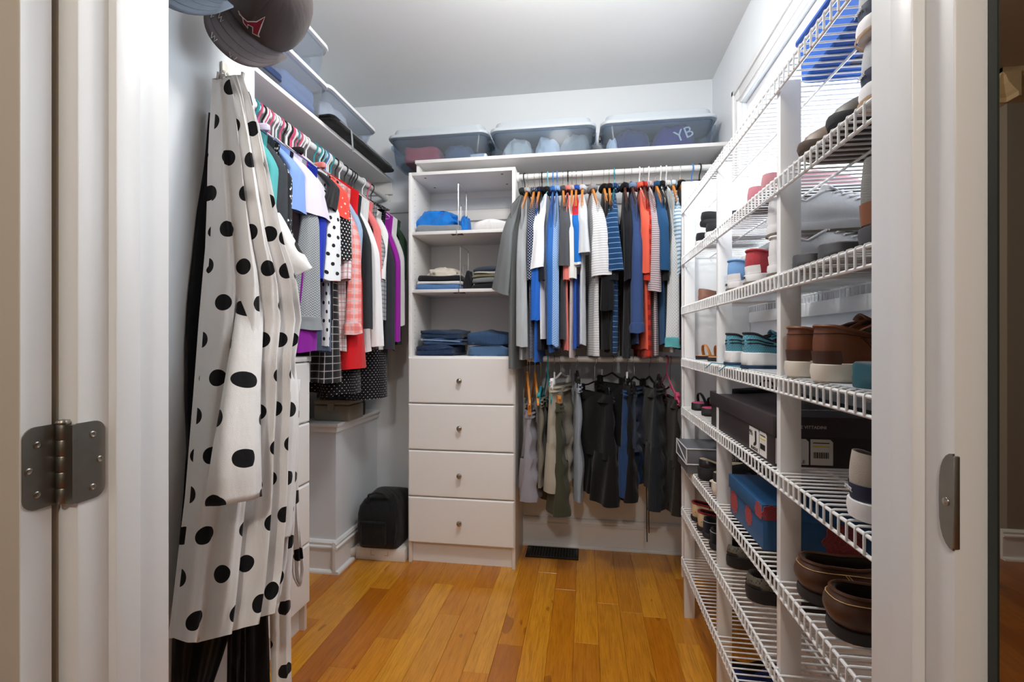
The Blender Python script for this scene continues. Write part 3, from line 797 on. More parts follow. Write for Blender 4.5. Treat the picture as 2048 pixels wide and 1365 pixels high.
# ================================================================ caps, hooks and robes on the near wall
def cap(label, y0, z0, cloth, brimc, accent=None, logo=False):
    t = thing('baseball_cap', label, 'cap', (XN + 0.066, y0, z0), group='caps on the near wall')
    f = Vector((-0.354, -0.472, -0.81)).normalized(); up = Vector((0.8, -0.6, 0)); sd = f.cross(up).normalized()
    M3 = Matrix((sd, f, up)).transposed().to_4x4()       # local: x side, y forward, z up
    rows, UV = [], []
    for i in range(13):
        a = i / 12 * PI / 2
        row = []
        for k in range(33):
            b = 2 * PI * k / 32
            r = cos(a) ** 0.75 if i < 12 else 0.02
            hgt = sin(a) ** 0.9 * 0.125
            seam = 1 - 0.012 * (abs(cos(3 * b)) < 0.12)
            row.append(M3 @ Vector((0.082 * r * sin(b) * seam, -0.095 + 0.098 * r * cos(b) * seam, 0.012 + hgt)))
        rows.append(row); UV.append([(k * 0.015, i * 0.015) for k in range(33)])
    cr = MB().grid(rows, UV).build('crown', cloth, t, ang=1.0, thick=0.002)
    # brim
    rows, UV = [], []
    for i in range(9):
        v = i / 8; row = []
        for k in range(25):
            u = -1 + k / 12
            x = u * lerp(0.074, 0.088, v ** 0.6) * (1 if v < 0.01 else 1)
            ybase = -0.095 + 0.098 * math.sqrt(max(0, 1 - (min(abs(u), 0.98) * 0.90) ** 2))
            L = 0.082 * math.sqrt(max(0.0, 1 - abs(u) ** 2.6)) + 0.004
            y = ybase + L * v
            z = 0.016 - 0.030 * u * u + 0.012 + 0.010 * v
            row.append(M3 @ Vector((x, y, z + 0.012)))
        rows.append(row); UV.append([(k * 0.007, i * 0.01) for k in range(25)])
    br = MB().grid(rows, UV).build('brim', brimc, t, ang=1.0, thick=0.004)
    for k in range(3):
        q = [rows[2 + 2 * k][j] + up * 0.0024 for j in range(1, 24)]
        MB().tube(q, 0.0006, 4).build('stitching', brimc, br)
    MB().lathe([(0.008, 0), (0.007, 0.003), (0.001, 0.005)], 10, (0, 0, 0)).build('button', cloth, t, xf=Matrix.Translation(M3 @ Vector((0, -0.095, 0.136))) @ M3)
    fr = fabric('frayed_thread', cols=((196, 190, 186),))
    if logo:
        rd = fabric('red_felt', cols=((150, 44, 62),)); wt = fabric('white_felt', cols=((232, 228, 226),))
        lg = MB(); lw = MB()
        A = [(-0.030, 0), (-0.024, -0.003), (-0.004, 0.006), (0.010, 0.030), (0.018, 0.062), (0.022, 0.030), (0.026, -0.004), (0.030, -0.008), (0.016, -0.012), (0.010, 0.006), (0.000, 0.000), (0.004, -0.010), (-0.008, -0.008), (-0.014, 0.000)]
        def onc(px_, pz, off):
            b = px_ / 0.085; a = max(0.02, (pz + 0.055) / 0.15)
            r = cos(a) ** 0.75
            return M3 @ Vector((-0.082 * r * sin(b) * (1 + off * 12), -0.095 + 0.098 * r * cos(b) * (1 + off * 12), 0.012 + sin(a) ** 0.9 * 0.125))
        n = len(A)
        lg.add([onc(a, b, 0.0020) for a, b in A], [tuple(range(n))]); lg.build('emblem', rd, cr, smooth=False, thick=0.001)
        lw.tube([onc(a, b, 0.0026) for a, b in A], 0.0011, 5, closed=True); lw.build('emblem_outline', wt, cr)
        for j, (u0, v0) in enumerate(((14, 7), (17, 3), (19, 5), (8, 7))):
            q = [rows[min(8, v0 + (m % 2))][min(24, u0 + m // 2)] + up * 0.003 for m in range(5)]
            MB().tube(q, 0.0008, 4).build('fraying', fr, br)
    if accent:
        MB().tube([M3 @ Vector((0.078 * sin(b), -0.095 - 0.088 + 0.03 * (1 - cos(b)), 0.03 + 0.02 * sin(b * 2))) for b in [(-0.6 + 0.1 * k) for k in range(13)]], 0.004, 6).build('back_strap', accent, t)
    return t
CAP1 = atx(480, 74, XN + 0.066)
CAPD = fabric('charcoal_twill', cols=((84, 76, 76),), weave=1600)
CAPB = fabric('charcoal_brim', cols=((104, 96, 98),), weave=1600)
BLU = fabric('blue_grey_twill', cols=((112, 124, 140),), weave=1600)
cap('worn charcoal baseball cap with a red emblem and frayed brim', CAP1.y, CAP1.z, CAPD, CAPB, None, True)
cap('blue-grey baseball cap beside the charcoal one', CAP1.y - 0.178, CAP1.z + 0.0, BLU, BLU, fabric('red_strap', cols=((196, 62, 64),)))
IVORY = mat('ivory_plastic', (224, 220, 208), 0.4)
def hook(label, p, z):
    t = thing('coat_hook', label, 'coat hook', (XN, p, z), world=True)
    MB().box(XN, XN + 0.006, p - 0.011, p + 0.011, z - 0.045, z + 0.022).build('plate', IVORY, t, bevel=0.0028)
    MB().tube([(XN + 0.004, p, z - 0.03), (XN + 0.03, p, z - 0.04), (XN + 0.048, p, z - 0.028), (XN + 0.052, p, z - 0.005)], 0.0045, 8).build('prong', IVORY, t)
    for s in (-1, 1):
        MB().lathe([(0.0038, 0.006), (0.0034, 0.0074), (0.001, 0.0076)], 10, (XN, p + s * 0.006, z - 0.002), 'x').build('screw', NICKEL, t)
    return t
hp = atx(447, 145, XN)
hook('small ivory wall hook holding the polka dot robe', hp.y, hp.z)

def hang(rowsL, rowsR, xl, xr, bulge, folds, amp, seed, nu=64, nv=60, back=None, skew=0.0, foldph=0.0):
    """cloth hung against the near wall; silhouettes given along both edges, closed behind"""
    W = Wob(seed, 6, 5.0)
    def edge(rows, v, x):
        n = len(rows) - 1; f = min(v * n, n - 1e-6); i = int(f); t = f - i
        a, b = rows[i], rows[i + 1]
        t2 = t
        return atx(lerp(a[0], b[0], t2), lerp(a[1], b[1], t2), x)
    P, UV = [], []
    for i in range(nv + 1):
        v = i / nv
        A = edge(rowsL, v, xl); B = edge(rowsR, v, xr(v) if callable(xr) else xr)
        bl = bulge(v) if callable(bulge) else bulge
        row = []; uv = []
        lastp = None; acc = 0
        for j in range(nu + 1):
            u = j / nu
            p = A.lerp(B, u)
            env = sin(PI * u) ** 0.45
            am = amp(v) if callable(amp) else amp
            wv = sin(2 * PI * folds * u + foldph + skew * v * 6 + 2.4 * W(u * 1.1, v * 1.4))
            wv = wv + 0.35 * sin(2 * PI * folds * 2.3 * u + 2 * foldph + 3 * W(u, v + 4))
            off = bl * env + am * wv * env
            q = p + Vector((off, -0.25 * off, 0.0))
            q.z += 0.006 * wv * (v ** 6)
            row.append(q)
            if lastp is not None: acc += (q - lastp).length
            lastp = q
            uv.append((acc - 0.18, q.z))
        for j in range(nu, -1, -1):
            u = j / nu
            p = A.lerp(B, u)
            q = Vector((max(XN + 0.003, min(p.x - 0.012, lerp(A.x, B.x, u) - 0.012)), p.y, p.z + 0.004))
            if back is not None: q.x = back
            row.append(q); uv.append((acc - 0.18 + (nu - j) / nu * 0.3, q.z))
        row.append(row[0].copy()); uv.append((acc - 0.18 + 0.31, row[0].z))
        P.append(row); UV.append(uv)
    return MB().grid(P, UV, False, True, True)
POLKA = fabric('polka_dot_jersey', 'dots', ((238, 236, 235), (20, 20, 24)), 0.080, 0.44, bump=0.35)
BLKV = fabric('black_velour', cols=((13, 14, 20),), bump=0.4)
pr = thing('polka_dot_robe', 'white jersey robe with black polka dots hanging from the ivory hook', 'robe', (XN + 0.05, 1.0, 0.5), world=True)
L_ = [(434, 160), (432, 200), (428, 262), (425, 330), (423, 420), (420, 500), (413, 580), (407, 650), (402, 720), (396, 800), (388, 900), (380, 1000), (368, 1100), (357, 1200), (347, 1284)]
R_e = [(478, 152), (494, 196), (508, 260), (519, 330), (532, 410), (547, 490), (575, 570), (585, 640), (572, 715), (572, 790), (566, 880), (566, 950), (562, 1030), (556, 1110), (540, 1190)]
hang(L_, R_e, XN + 0.045, lambda v: XN + lerp(0.05, 0.10, min(1, v * 3)), lambda v: lerp(0.016, 0.075, min(1, v * 2.5)), 4.6, lambda v: lerp(0.012, 0.020, v), 5, 72, 70, back=None, foldph=0.6).build('body', POLKA, pr, ang=1.6)
def tubecloth(pts, rad, m, name, parent, flat=0.55, n=20, seed=1, open_end=True, wob=0.15, uvo=0.0):
    """sleeve or tube of cloth along a path; rad(t) half width, flat = depth ratio (depth towards the room)"""
    W = Wob(seed, 6, 5.0); rows, UV = [], []
    pts = [Vector(p) for p in pts]; N = 22
    L = 0; last = None
    for i in range(N + 1):
        f = i / N * (len(pts) - 1); k = min(int(f), len(pts) - 2); t = f - k
        p0, p1 = pts[max(0, k - 1)], pts[k]; p2, p3 = pts[k + 1], pts[min(len(pts) - 1, k + 2)]
        c = 0.5 * ((2 * p1) + (p2 - p0) * t + (2 * p0 - 5 * p1 + 4 * p2 - p3) * t * t + (3 * p1 - p0 - 3 * p2 + p3) * t ** 3)
        tn = (pts[k + 1] - pts[k]).normalized()
        side = Vector((0.55, 0.83, 0)); side = (side - tn * side.dot(tn)).normalized()
        dep = tn.cross(side)
        if last is not None: L += (c - last).length
        last = c
        r = rad(i / N); row = []; uv = []
        for j in range(n + 1):
            a = 2 * PI * j / n
            rr = 1 + wob * W(cos(a) * 1.1, sin(a) * 1.1, i / N * 2.0) + 0.08 * sin(5 * a + i * 0.15)
            row.append(c + side * cos(a) * r * rr + dep * sin(a) * r * flat * rr)
            uv.append((a / 6.283 * 4 * r + uvo, -L + uvo))
        rows.append(row); UV.append(uv)
    return MB().grid(rows, UV).build(name, m, parent, ang=1.6, thick=0.0015)
def P_(px, py, off): return atx(px, py, XN + off)
tubecloth([P_(540, 430, 0.11), P_(562, 480, 0.13), P_(578, 520, 0.14), P_(588, 545, 0.14)], lambda t: lerp(0.02, 0.046, t), POLKA, 'sleeve', pr, 0.5, seed=3, uvo=0.37)
tubecloth([P_(514, 360, 0.075), P_(508, 500, 0.095), P_(496, 660, 0.12), P_(482, 810, 0.142), P_(472, 920, 0.155), P_(468, 1003, 0.155)], lambda t: lerp(0.012, 0.050, t ** 0.9), POLKA, 'sleeve', pr, 0.38, seed=8, uvo=0.61)
tubecloth([P_(560, 690, 0.11), P_(570, 800, 0.14), P_(562, 940, 0.14), P_(560, 1040, 0.14), P_(556, 1075, 0.14)], lambda t: lerp(0.030, 0.030, t), POLKA, 'sleeve', pr, 0.5, seed=9, uvo=0.2)
def strip(path, w, name, m, parent, ph=0.0, uvo=0.0):
    rows, UV = [], []; L = 0; last = None
    for i, (p, ww) in enumerate(zip(path, w)):
        if last is not None: L += (p - last).length
        last = p; row = []; uv = []
        for j in range(7):
            u = j / 6 - 0.5
            off = 0.006 * cos(j * 2.1 + i * 0.25 + ph)
            row.append(p + Vector((0.55, 0.83, 0)) * u * ww + Vector((0.83, -0.55, 0)) * off)
            uv.append((u * ww + uvo, -L + uvo))
        rows.append(row); UV.append(uv)
    return MB().grid(rows, UV).build(name, m, parent, ang=1.6, thick=0.004)
def pathpx(pts, off, n=20):
    out = []
    for i in range(n + 1):
        f = i / n * (len(pts) - 1); k = min(int(f), len(pts) - 2); t = f - k
        out.append(P_(lerp(pts[k][0], pts[k + 1][0], t), lerp(pts[k][1], pts[k + 1][1], t), off))
    return out
strip(pathpx([(580, 760), (576, 900), (570, 1060), (562, 1200), (564, 1365), (566, 1440)], 0.10), [0.048] * 21, 'belt', POLKA, pr, 0.4, 0.13)
strip(pathpx([(582, 770), (584, 900), (588, 1040), (594, 1120), (597, 1172)], 0.085), [0.03] * 18 + [0.026, 0.016, 0.004], 'belt', POLKA, pr, 1.4, 0.5)
strip(pathpx([(447, 150), (448, 165), (447, 185)], 0.05), [0.026] * 21, 'hanging_loop', fabric('grey_tape', cols=((206, 202, 202),)), pr)
br_ = thing('black_robe', 'long black velour robe hanging behind the polka dot robe', 'robe', (XN + 0.02, 0.95, 0.3), world=True)
Lb = [(424, 228), (416, 330), (400, 430), (391, 520), (382, 600), (376, 700), (376, 800), (380, 900), (374, 1000), (365, 1100), (356, 1200), (352, 1290), (350, 1380)]
Rb = [(440, 228), (452, 330), (462, 430), (470, 520), (476, 600), (482, 700), (488, 800), (496, 900), (500, 1000), (500, 1060), (496, 1120), (450, 1300), (415, 1400)]
hang(Lb, Rb, XN + 0.012, XN + 0.03, 0.012, 2.5, 0.006, 12, 40, 44).build('body', BLKV, br_, ang=1.6)
strip(pathpx([(500, 900), (505, 1100), (512, 1220), (516, 1320), (518, 1440)], 0.055), [0.055] * 21, 'sleeve', BLKV, br_, 0.0)
strip(pathpx([(470, 1000), (472, 1150), (472, 1280), (470, 1440)], 0.05), [0.036] * 21, 'belt', BLKV, br_, 2.0)
strip(pathpx([(440, 1180), (470, 1225), (505, 1215)], 0.05), [0.06] * 21, 'belt', BLKV, br_, 1.0)
# ================================================================ hanging clothes
HK = {}
def hook_path(zn):
    pts = [(-0.0205 * cos(a), 0, 0.0205 * sin(a)) for a in [(-0.35 + k * (PI + 0.35) / 10) for k in range(11)]]
    return pts + [(0.019, 0, -0.010), (0.008, 0, -0.028), (0.001, 0, -0.038), (0, 0, zn)]
def hanger(kind, m, label, loc, rz, z0=-0.06, group='hangers', clips=None, span=0.195):
    t = thing('clothes_hanger', label, 'hanger', loc, rz, group)
    if kind == 'wood':
        MB().tube(hook_path(z0 - 0.01), 0.0017, 6).build('hook', CHROME, t)
        span *= 0.87
        up = [(x, z0 - 0.150 * (abs(x) / span)) for x in [span * (k / 8 - 1) for k in range(17)]]
        pts = [(x, z + (0.004 if abs(x) < 0.02 else 0)) for x, z in up] + [(x, z - lerp(0.032, 0.016, abs(x) / span)) for x, z in reversed(up)]
        MB().prism(pts, -0.006, 0.006, 'y').build('arms', m, t, bevel=0.002, seg=1)
    elif kind == 'plastic':
        MB().tube(hook_path(z0), 0.0035, 6).build('hook', m, t)
        span *= 0.85
        MB().tube([(0, 0, z0), (span * 0.5, 0, z0 - 0.072), (span, 0, z0 - 0.135), (span * 0.98, 0, z0 - 0.147), (-span * 0.98, 0, z0 - 0.147), (-span, 0, z0 - 0.135), (-span * 0.5, 0, z0 - 0.072)], 0.0035, 6, closed=True).build('arms', m, t)
    elif kind == 'clip':
        MB().tube(hook_path(z0), 0.0016, 6).build('hook', CHROME, t)
        MB().tube([(-span, 0, z0 - 0.035), (-span * 0.4, 0, z0 - 0.02), (0, 0, z0), (span * 0.4, 0, z0 - 0.02), (span, 0, z0 - 0.035)], 0.007, 8, flat=0.6).build('arms', m, t)
        for s in (-0.8, 0.8):
            x = s * span
            MB().prism([(x - 0.016, z0 - 0.02), (x + 0.016, z0 - 0.02), (x + 0.02, z0 - 0.05), (x + 0.02, z0 - 0.078), (x - 0.02, z0 - 0.078), (x - 0.02, z0 - 0.05)], -0.009, 0.009, 'y').build('clip', m, t, bevel=0.002, seg=1)
            if clips: MB().prism([(x - 0.007, z0 + 0.012), (x + 0.007, z0 + 0.012), (x + 0.006, z0 - 0.05), (x - 0.006, z0 - 0.05)], 0.009, 0.013, 'y').build('clip_pin', clips, t, bevel=0.001, seg=1)
    return t
def body_mesh(W, D, L, seed, ztop=-0.10, drop=0.075, flare=0.03, fold=0.014, twist=0.0, dflare=0.0, tail=0.0, nfold=3.0, lean=0.0):
    Wb = Wob(seed, 6, 4.0); rows, UV = [], []; NV, NS = 26, 48
    for i in range(NV + 1):
        v = i / NV; row = []; uv = []
        w_ = W * (1 - 0.07 * sin(PI * min(1, v * 2.0)) + flare * v)
        d_ = (D + dflare * v ** 1.2) * (0.28 + 0.72 * min(1, v * 3.2) ** 0.7)
        for j in range(NS + 1):
            a = 2 * PI * j / NS
            c, s_ = cos(a), sin(a)
            xn = (abs(c) ** 0.85) * (1 if c > 0 else -1)
            x = w_ * xn
            th = d_ * (abs(s_) ** 0.7) * (1 if s_ > 0 else -1)
            th *= 1 + 0.28 * sin(6 * a + seed + 2 * v)
            y = th + fold * min(1, v * 2) * (sin(nfold * PI * xn + seed * 1.7 + v * 1.2) * 0.7 + Wb(xn, v * 1.5) * 0.9)
            zt = ztop - drop * max(0.0, abs(xn) - 0.18) ** 1.1 / 0.82 ** 1.1
            if abs(xn) < 0.28: zt -= 0.018 * (1 - (xn / 0.28) ** 2)
            zb = -L + 0.012 * Wb(xn * 2 + 5, s_ * 0.6) - tail * (1 - xn * xn)
            z = lerp(zt, zb, v)
            if twist:
                ca, sa = cos(twist * v), sin(twist * v); x, y = x * ca - y * sa, x * sa + y * ca
            y += lean * v
            row.append((x, y, z)); uv.append((a / 6.2832 * 4 * W, z))
        rows.append(row); UV.append(uv)
    return MB().grid(rows, UV)
def sleeve_mesh(x0, z0, L, a0, a1, b0, b1, ang, tilt, out, seed, uvo=0.0, slant=0.0, cap=0.0):
    """sleeve: springs from the shoulder, rounds over its tip and hangs down as a folded cone"""
    Wb = Wob(seed, 6, 4.0); rows, UV = [], []; N, M = 22, 30
    sg = 1 if x0 > 0 else -1
    for i in range(N + 1):
        t = i / N
        k = min(1.0, 0.25 + t * 4.0)
        A = lerp(a0, a1, t ** 0.9) * k; B = lerp(b0, b1, t) * k
        q = min(1.0, t / 0.38)
        cx_ = x0 + (out * sin(q * PI / 2) if not cap else -sg * cap * (1 - sin(q * PI / 2)) + out * q)
        cy_ = tilt * t ** 1.2
        cz = z0 + (cap * 0.75 if cap else 0.0) * (1 - q) ** 1.6 - L * t
        row = []; uv = []
        for j in range(M + 1):
            p = 2 * PI * j / M
            rr = 1 + (0.14 * Wb(cos(p), sin(p), t * 1.6) + 0.10 * sin(3 * p + seed + t) + 0.06 * sin(6 * p + 2 * seed)) * min(1, t * 2)
            u, v = A * cos(p) * rr, B * sin(p) * rr
            X = cx_ + u * sin(ang) + v * cos(ang); Y = cy_ + u * cos(ang) - v * sin(ang)
            hemw = 0.010 * Wb(cos(p) * 0.8, sin(p) * 0.8, 7.0) * t ** 4
            row.append((X, Y, cz + slant * t * u + hemw)); uv.append((p / 6.283 * 4 * a1 + uvo, cz + uvo * 0.3))
        rows.append(row); UV.append(uv)
    return MB().grid(rows, UV)
def shirt(name, label, cat, loc, rz, m, L, seed, sl=None, group='shirts', W=0.19, D=0.016, collar=None, ms=None, fold=0.010, twist=0.0, flare=0.04, dflare=0.0, ztop=-0.10, drop=0.105, tail=0.0, lean=0.0, buttons=False, back=True, cuff=None):
    t = thing(name, label, cat, loc, rz, group)
    body_mesh(W, D, L, seed, ztop, drop, flare, fold, twist, dflare, tail, lean=lean).build('body', m, t, ang=1.5)
    if collar:
        cm = collar if not isinstance(collar, bool) else m
        pts = [(0.052 * cos(a), 0.020 * sin(a) + 0.002, ztop + 0.006 + 0.010 * abs(cos(a))) for a in [2 * PI * k / 18 for k in range(18)]]
        MB().tube(pts, 0.0085, 8, closed=True, flat=1.5).build('collar', cm, t)
    if sl:
        z0 = ztop - drop * 0.93
        s = MB(); mm = ms or m
        o = sleeve_mesh(W - 0.02, z0, sl['L'], sl.get('a0', 0.022), sl['a1'], 0.016, sl.get('b1', 0.022), sl.get('ang', 0.0), sl.get('tilt', 0.0), sl.get('out', 0.035), seed + 3, 0.11, sl.get('slant', 0.0), cap=0.11).build('sleeve', mm, t, ang=1.5)
        if back:
            sleeve_mesh(-W + 0.02, z0, sl['L'], 0.02, sl['a1'] * 0.8, 0.014, 0.02, 0.5, 0.0, -0.02, seed + 5, 0.23).build('sleeve', mm, t, ang=1.5)
        if cuff:
            ts = sl['L']
            c_ = sleeve_mesh(W - 0.02 + sl.get('out', 0.035), z0 - ts + 0.05, 0.06, sl['a1'] * 1.06, sl['a1'] * 1.12, sl.get('b1', 0.022) * 1.06, sl.get('b1', 0.022) * 1.15, sl.get('ang', 0.0), 0.0, 0.0, seed + 3)
            c_.build('cuff', cuff, o, ang=1.5, xf=Matrix.Translation((0, sl.get('tilt', 0.0), 0)))
        for k in range(2): pass
    if buttons:
        for k in range(6):
            MB().lathe([(0.0045, 0), (0.0045, 0.002)], 8, (W * 0.25, -D - 0.012, ztop - 0.06 - k * 0.09), 'y').build('button', IVORY, t)
    return t
def pants(name, label, loc, rz, m, L, seed, W=0.17, D=0.022, z0=-0.125, legs=0.42, cat='shorts', spread=0.0, drawstring=False, group='shorts and trousers'):
    t = thing(name, label, cat, loc, rz, group)
    Wb = Wob(seed, 6, 4.0)
    def loft(xc0, xc1, w0, w1, za, zb, d0, d1, nm, ph):
        rows, UV = [], []
        for i in range(19):
            v = i / 18; row = []; uv = []
            for j in range(33):
                a = 2 * PI * j / 32; c, s_ = cos(a), sin(a)
                xn = abs(c) ** 0.8 * (1 if c > 0 else -1)
                x = lerp(xc0, xc1, v) + lerp(w0, w1, v) * xn
                y = lerp(d0, d1, v ** 0.7) * abs(s_) ** 0.7 * (1 if s_ > 0 else -1) * (1 + 0.25 * sin(5 * a + ph + 3 * v)) + 0.012 * Wb(x * 12, za + (zb - za) * v) + 0.006 * sin(14 * v + ph) * (s_ > 0)
                z = lerp(za, zb, v) + 0.008 * Wb(x * 20 + 3, y * 10) * v
                row.append((x, y, z)); uv.append((a / 6.283 * 4 * w0, z))
            rows.append(row); UV.append(uv)
        return MB().grid(rows, UV, False, False, False)
    zc = lerp(z0, -L, 1 - legs) if legs else -L
    loft(0, 0, W * 0.92, W * 1.05, z0, zc - 0.02, D * 0.6, D * 1.3, 'seat', seed).build('seat', m, t, ang=1.5)
    loft(0, 0, W * 0.95, W * 0.96, z0 + 0.004, z0 - 0.04, D * 0.72, D * 0.95, 'waistband', seed + 1).build('waistband', m, t, ang=1.5)
    if legs:
        for s in (-1, 1):
            loft(s * W * 0.52, s * (W * 0.55 + spread), W * 0.54, W * 0.58, zc + 0.01, -L + (0.02 if s < 0 else 0), D * 1.25, D * 1.7, 'leg', seed + s).build('leg', m, t, ang=1.5)
    if drawstring:
        for s in (-1, 1):
            MB().tube([(s * 0.045, -D - 0.012, z0 - 0.03), (s * 0.055, -D - 0.035, -L * 0.7), (s * 0.06, -D - 0.03, -L - 0.20)], 0.0025, 6).build('drawstring', BLKV, t)
    return t
WOOD = mat('hanger_wood', (206, 132, 58), 0.4, var=0.12, vscale=30)
WOODD = mat('dark_hanger_wood', (84, 44, 30), 0.4, var=0.12, vscale=30)
PL = {k: mat('hanger_' + k, c, 0.35) for k, c in dict(white=(238, 238, 240), black=(24, 24, 26), teal=(44, 150, 160), blue=(70, 130, 200), aqua=(120, 196, 208), pink=(222, 92, 130), lime=(120, 180, 90)).items()}
FB = lambda n, c, **k: fabric(n, 'solid', (c,), **k)

# ---------------------------------------------------------------- shirts on the back rod
YF = 2.40
def back_shirt(label, px, m, hem, sl_py=None, sl_px=None, sl_w=20, kind='wood', hm=None, rzd=0.0, ms=None, name='shirt', cat='shirt', seed=None, collar=True, D=0.014, cuff=None, ztop=-0.10, hanger_label=None, slant=0.0, dd=0.0, rodpx=None, **kw):
    x = aty(px, 500, YF).x
    L = RZ1 - aty(px, hem, YF + 0.01).z
    seed = seed if seed is not None else int(px)
    sl = None
    if sl_py:
        zb = aty(sl_px or px, sl_py, YF - 0.03).z
        Ls = RZ1 + (ztop - 0.098) - zb
        tl = aty(sl_px or px, sl_py, YF - 0.03).x - x
        sl = dict(L=Ls, a1=sl_w / 2 / F * 2.36, tilt=tl, ang=kw.pop('ang', 0.25), b1=kw.pop('b1', 0.040 if sl_w >= 24 and sl_py < 600 else 0.024), slant=slant, out=0.035)
    shirt(name, label, cat, (x, RY, RZ1), -PI / 2 + math.radians(rzd), m, L, seed, sl, 'shirts on the back rod', W=0.185, D=D, collar=collar, ms=ms, cuff=cuff, ztop=ztop, **kw)
    if kind:
        hm = hm or (WOOD if kind == 'wood' else PL['white'])
        hn = hanger_label or {'wood': 'wooden hanger', 'plastic': 'plastic hanger'}[kind] + ' carrying the ' + label
        hn = ' '.join(hn.split()[:14])
        hanger(kind, hm, hn, (x, RY, RZ1), -PI / 2 + math.radians(rzd), ztop + 0.045 if kind == 'wood' else ztop + 0.03, 'hangers on the back rod')
c = FB
back_shirt('heather grey tee at the tower end of the shirt rod', 1040, c('heather_grey', (112, 116, 118)), 738, 582, 1020, 38, 'plastic', PL['black'], rzd=-16, D=0.018, collar=FB('charcoal_rib', (44, 46, 50)), slant=-0.3, ang=0.35)
back_shirt('light grey long-sleeved top beside the heather grey tee', 1047, c('light_grey_jersey', (168, 172, 176)), 720, 694, 1047, 24, 'wood', rzd=-4)
back_shirt('navy shirt with white dots', 1061, fabric('navy_white_dots', 'dots', ((34, 44, 70), (206, 212, 224)), 0.007, 0.5), 716, 560, 1059, 14, 'wood')
back_shirt('royal blue sleek zip jacket', 1072, c('royal_blue_knit', (28, 96, 190), rough=0.6), 726, 640, 1069, 18, 'wood', collar=FB('navy_rib', (30, 44, 76)))
back_shirt('black polo next to the royal blue jacket', 1077, c('ink_black', (24, 27, 36)), 700, 560, 1082, 14, 'plastic', PL['black'])
back_shirt('plain white tee with a wide short sleeve', 1090, c('plain_white_tee', (236, 238, 242)), 678, 538, 1083, 34, 'plastic', PL['aqua'], rzd=-8, slant=0.1, collar=FB('black_rib', (26, 26, 30)))
back_shirt('steel blue shirt beside the white tee', 1101, c('steel_blue', (52, 108, 184)), 704, 690, 1100, 14, 'plastic', PL['blue'])
back_shirt('pale blue dotted dress shirt', 1110, fabric('pale_blue_dots', 'dots', ((120, 160, 212), (206, 222, 242)), 0.006, 0.5), 697, 692, 1109, 14, 'plastic', PL['blue'], collar=True)
back_shirt('charcoal grey tee with a broad sleeve', 1122, c('charcoal_tee', (78, 80, 86)), 680, 532, 1124, 30, 'wood', rzd=5, slant=0.15)
back_shirt('faded coral polo shirt', 1133, c('faded_coral', (226, 124, 114)), 703, 560, 1134, 14, 'plastic', PL['black'])
back_shirt('cream ribbed top with a small check', 1142, fabric('cream_check', 'plaid', ((214, 204, 200), (172, 150, 146), (150, 130, 128)), 0.008, 0.4), 716, 556, 1144, 17, 'wood', ms=c('cream_rib', (228, 226, 220)))
back_shirt('red, white and blue panelled shirt', 1151, fabric('red_white_blue', 'band', ((202, 34, 44), (30, 110, 196), (224, 226, 230), (28, 84, 182)), (0.235, 0.48, 0.56)), 696, 530, 1153, 20, 'wood', ms=fabric('red_white_blue', 'band'), collar=FB('blue_rib', (40, 84, 176)))
back_shirt('pale grey-white tee with an open cuff', 1164, c('pale_grey_tee', (206, 210, 216)), 690, 506, 1168, 28, 'wood', slant=0.15)
back_shirt('off-white tee with fine grey stripes', 1184, fabric('fine_grey_stripe', 'stripe', ((220, 220, 222), (150, 150, 158)), 0.0125, 0.16), 712, 552, 1194, 46, 'wood', rzd=10, slant=0.1, collar=FB('grey_melange', (150, 152, 156)), D=0.016)
back_shirt('black hooded fleece sweatshirt', 1210, c('black_fleece', (17, 17, 20)), 700, 620, 1208, 26, 'wood', D=0.022, rzd=4)
back_shirt('black tee behind the striped navy one', 1222, c('soft_black', (20, 20, 24)), 706, 560, 1226, 20, 'wood')
back_shirt('navy tee with thin white stripes', 1234, fabric('navy_thin_stripe', 'stripe', ((26, 62, 104), (150, 190, 220)), 0.026, 0.075), 706, 541, 1237, 42, 'plastic', PL['teal'], rzd=-7, D=0.016)
back_shirt('black zip top between the navy shirts', 1255, c('black_zip', (20, 22, 28)), 716, 560, 1256, 14, 'wood', hm=WOODD)
back_shirt('denim blue long-sleeved shirt with buttoned cuffs', 1270, c('denim_blue', (58, 80, 128), weave=1400), 690, 662, 1272, 24, 'wood', hm=WOODD, rzd=3, cuff=c('denim_blue', (0, 0, 0)), collar=FB('pale_blue_rib', (120, 146, 180)))
back_shirt('coral orange tee with a straight sleeve', 1288, c('coral_orange', (232, 100, 78)), 700, 545, 1291, 22, 'plastic', PL['white'], rzd=3)
back_shirt('red tee with broad darker stripes', 1296, fabric('red_broad_stripe', 'stripe', ((196, 52, 36), (150, 34, 28)), 0.05, 0.5), 717, 560, 1298, 14, 'wood', hm=WOODD, D=0.024)
back_shirt('mauve and white striped polo', 1308, fabric('mauve_stripe', 'stripe', ((202, 190, 194), (134, 116, 124)), 0.0105, 0.4), 712, 582, 1309, 26, 'plastic', PL['white'], rzd=2, slant=-0.1)
back_shirt('teal blue heather tee beside the mauve polo', 1322, c('teal_heather', (38, 82, 124)), 690, 540, 1323, 26, 'wood', rzd=3, slant=-0.15)
back_shirt('black collared shirt on white hanger', 1334, c('matte_black', (28, 28, 32)), 690, 560, 1334, 12, 'plastic', PL['white'])
back_shirt('white waffle-knit long sleeve with aqua lining', 1346, fabric('white_waffle', 'dots', ((220, 224, 226), (184, 190, 194)), 0.008, 0.6), 705, 692, 1344, 26, 'plastic', PL['white'], rzd=3, cuff=c('aqua_lining', (96, 176, 184)), collar=True)
back_shirt('white shirt with pale blue stripes against the rack panel', 1358, fabric('pale_blue_stripe', 'stripe', ((214, 226, 234), (120, 160, 190)), 0.02, 0.4), 552, 548, 1358, 12, 'wood', D=0.012)
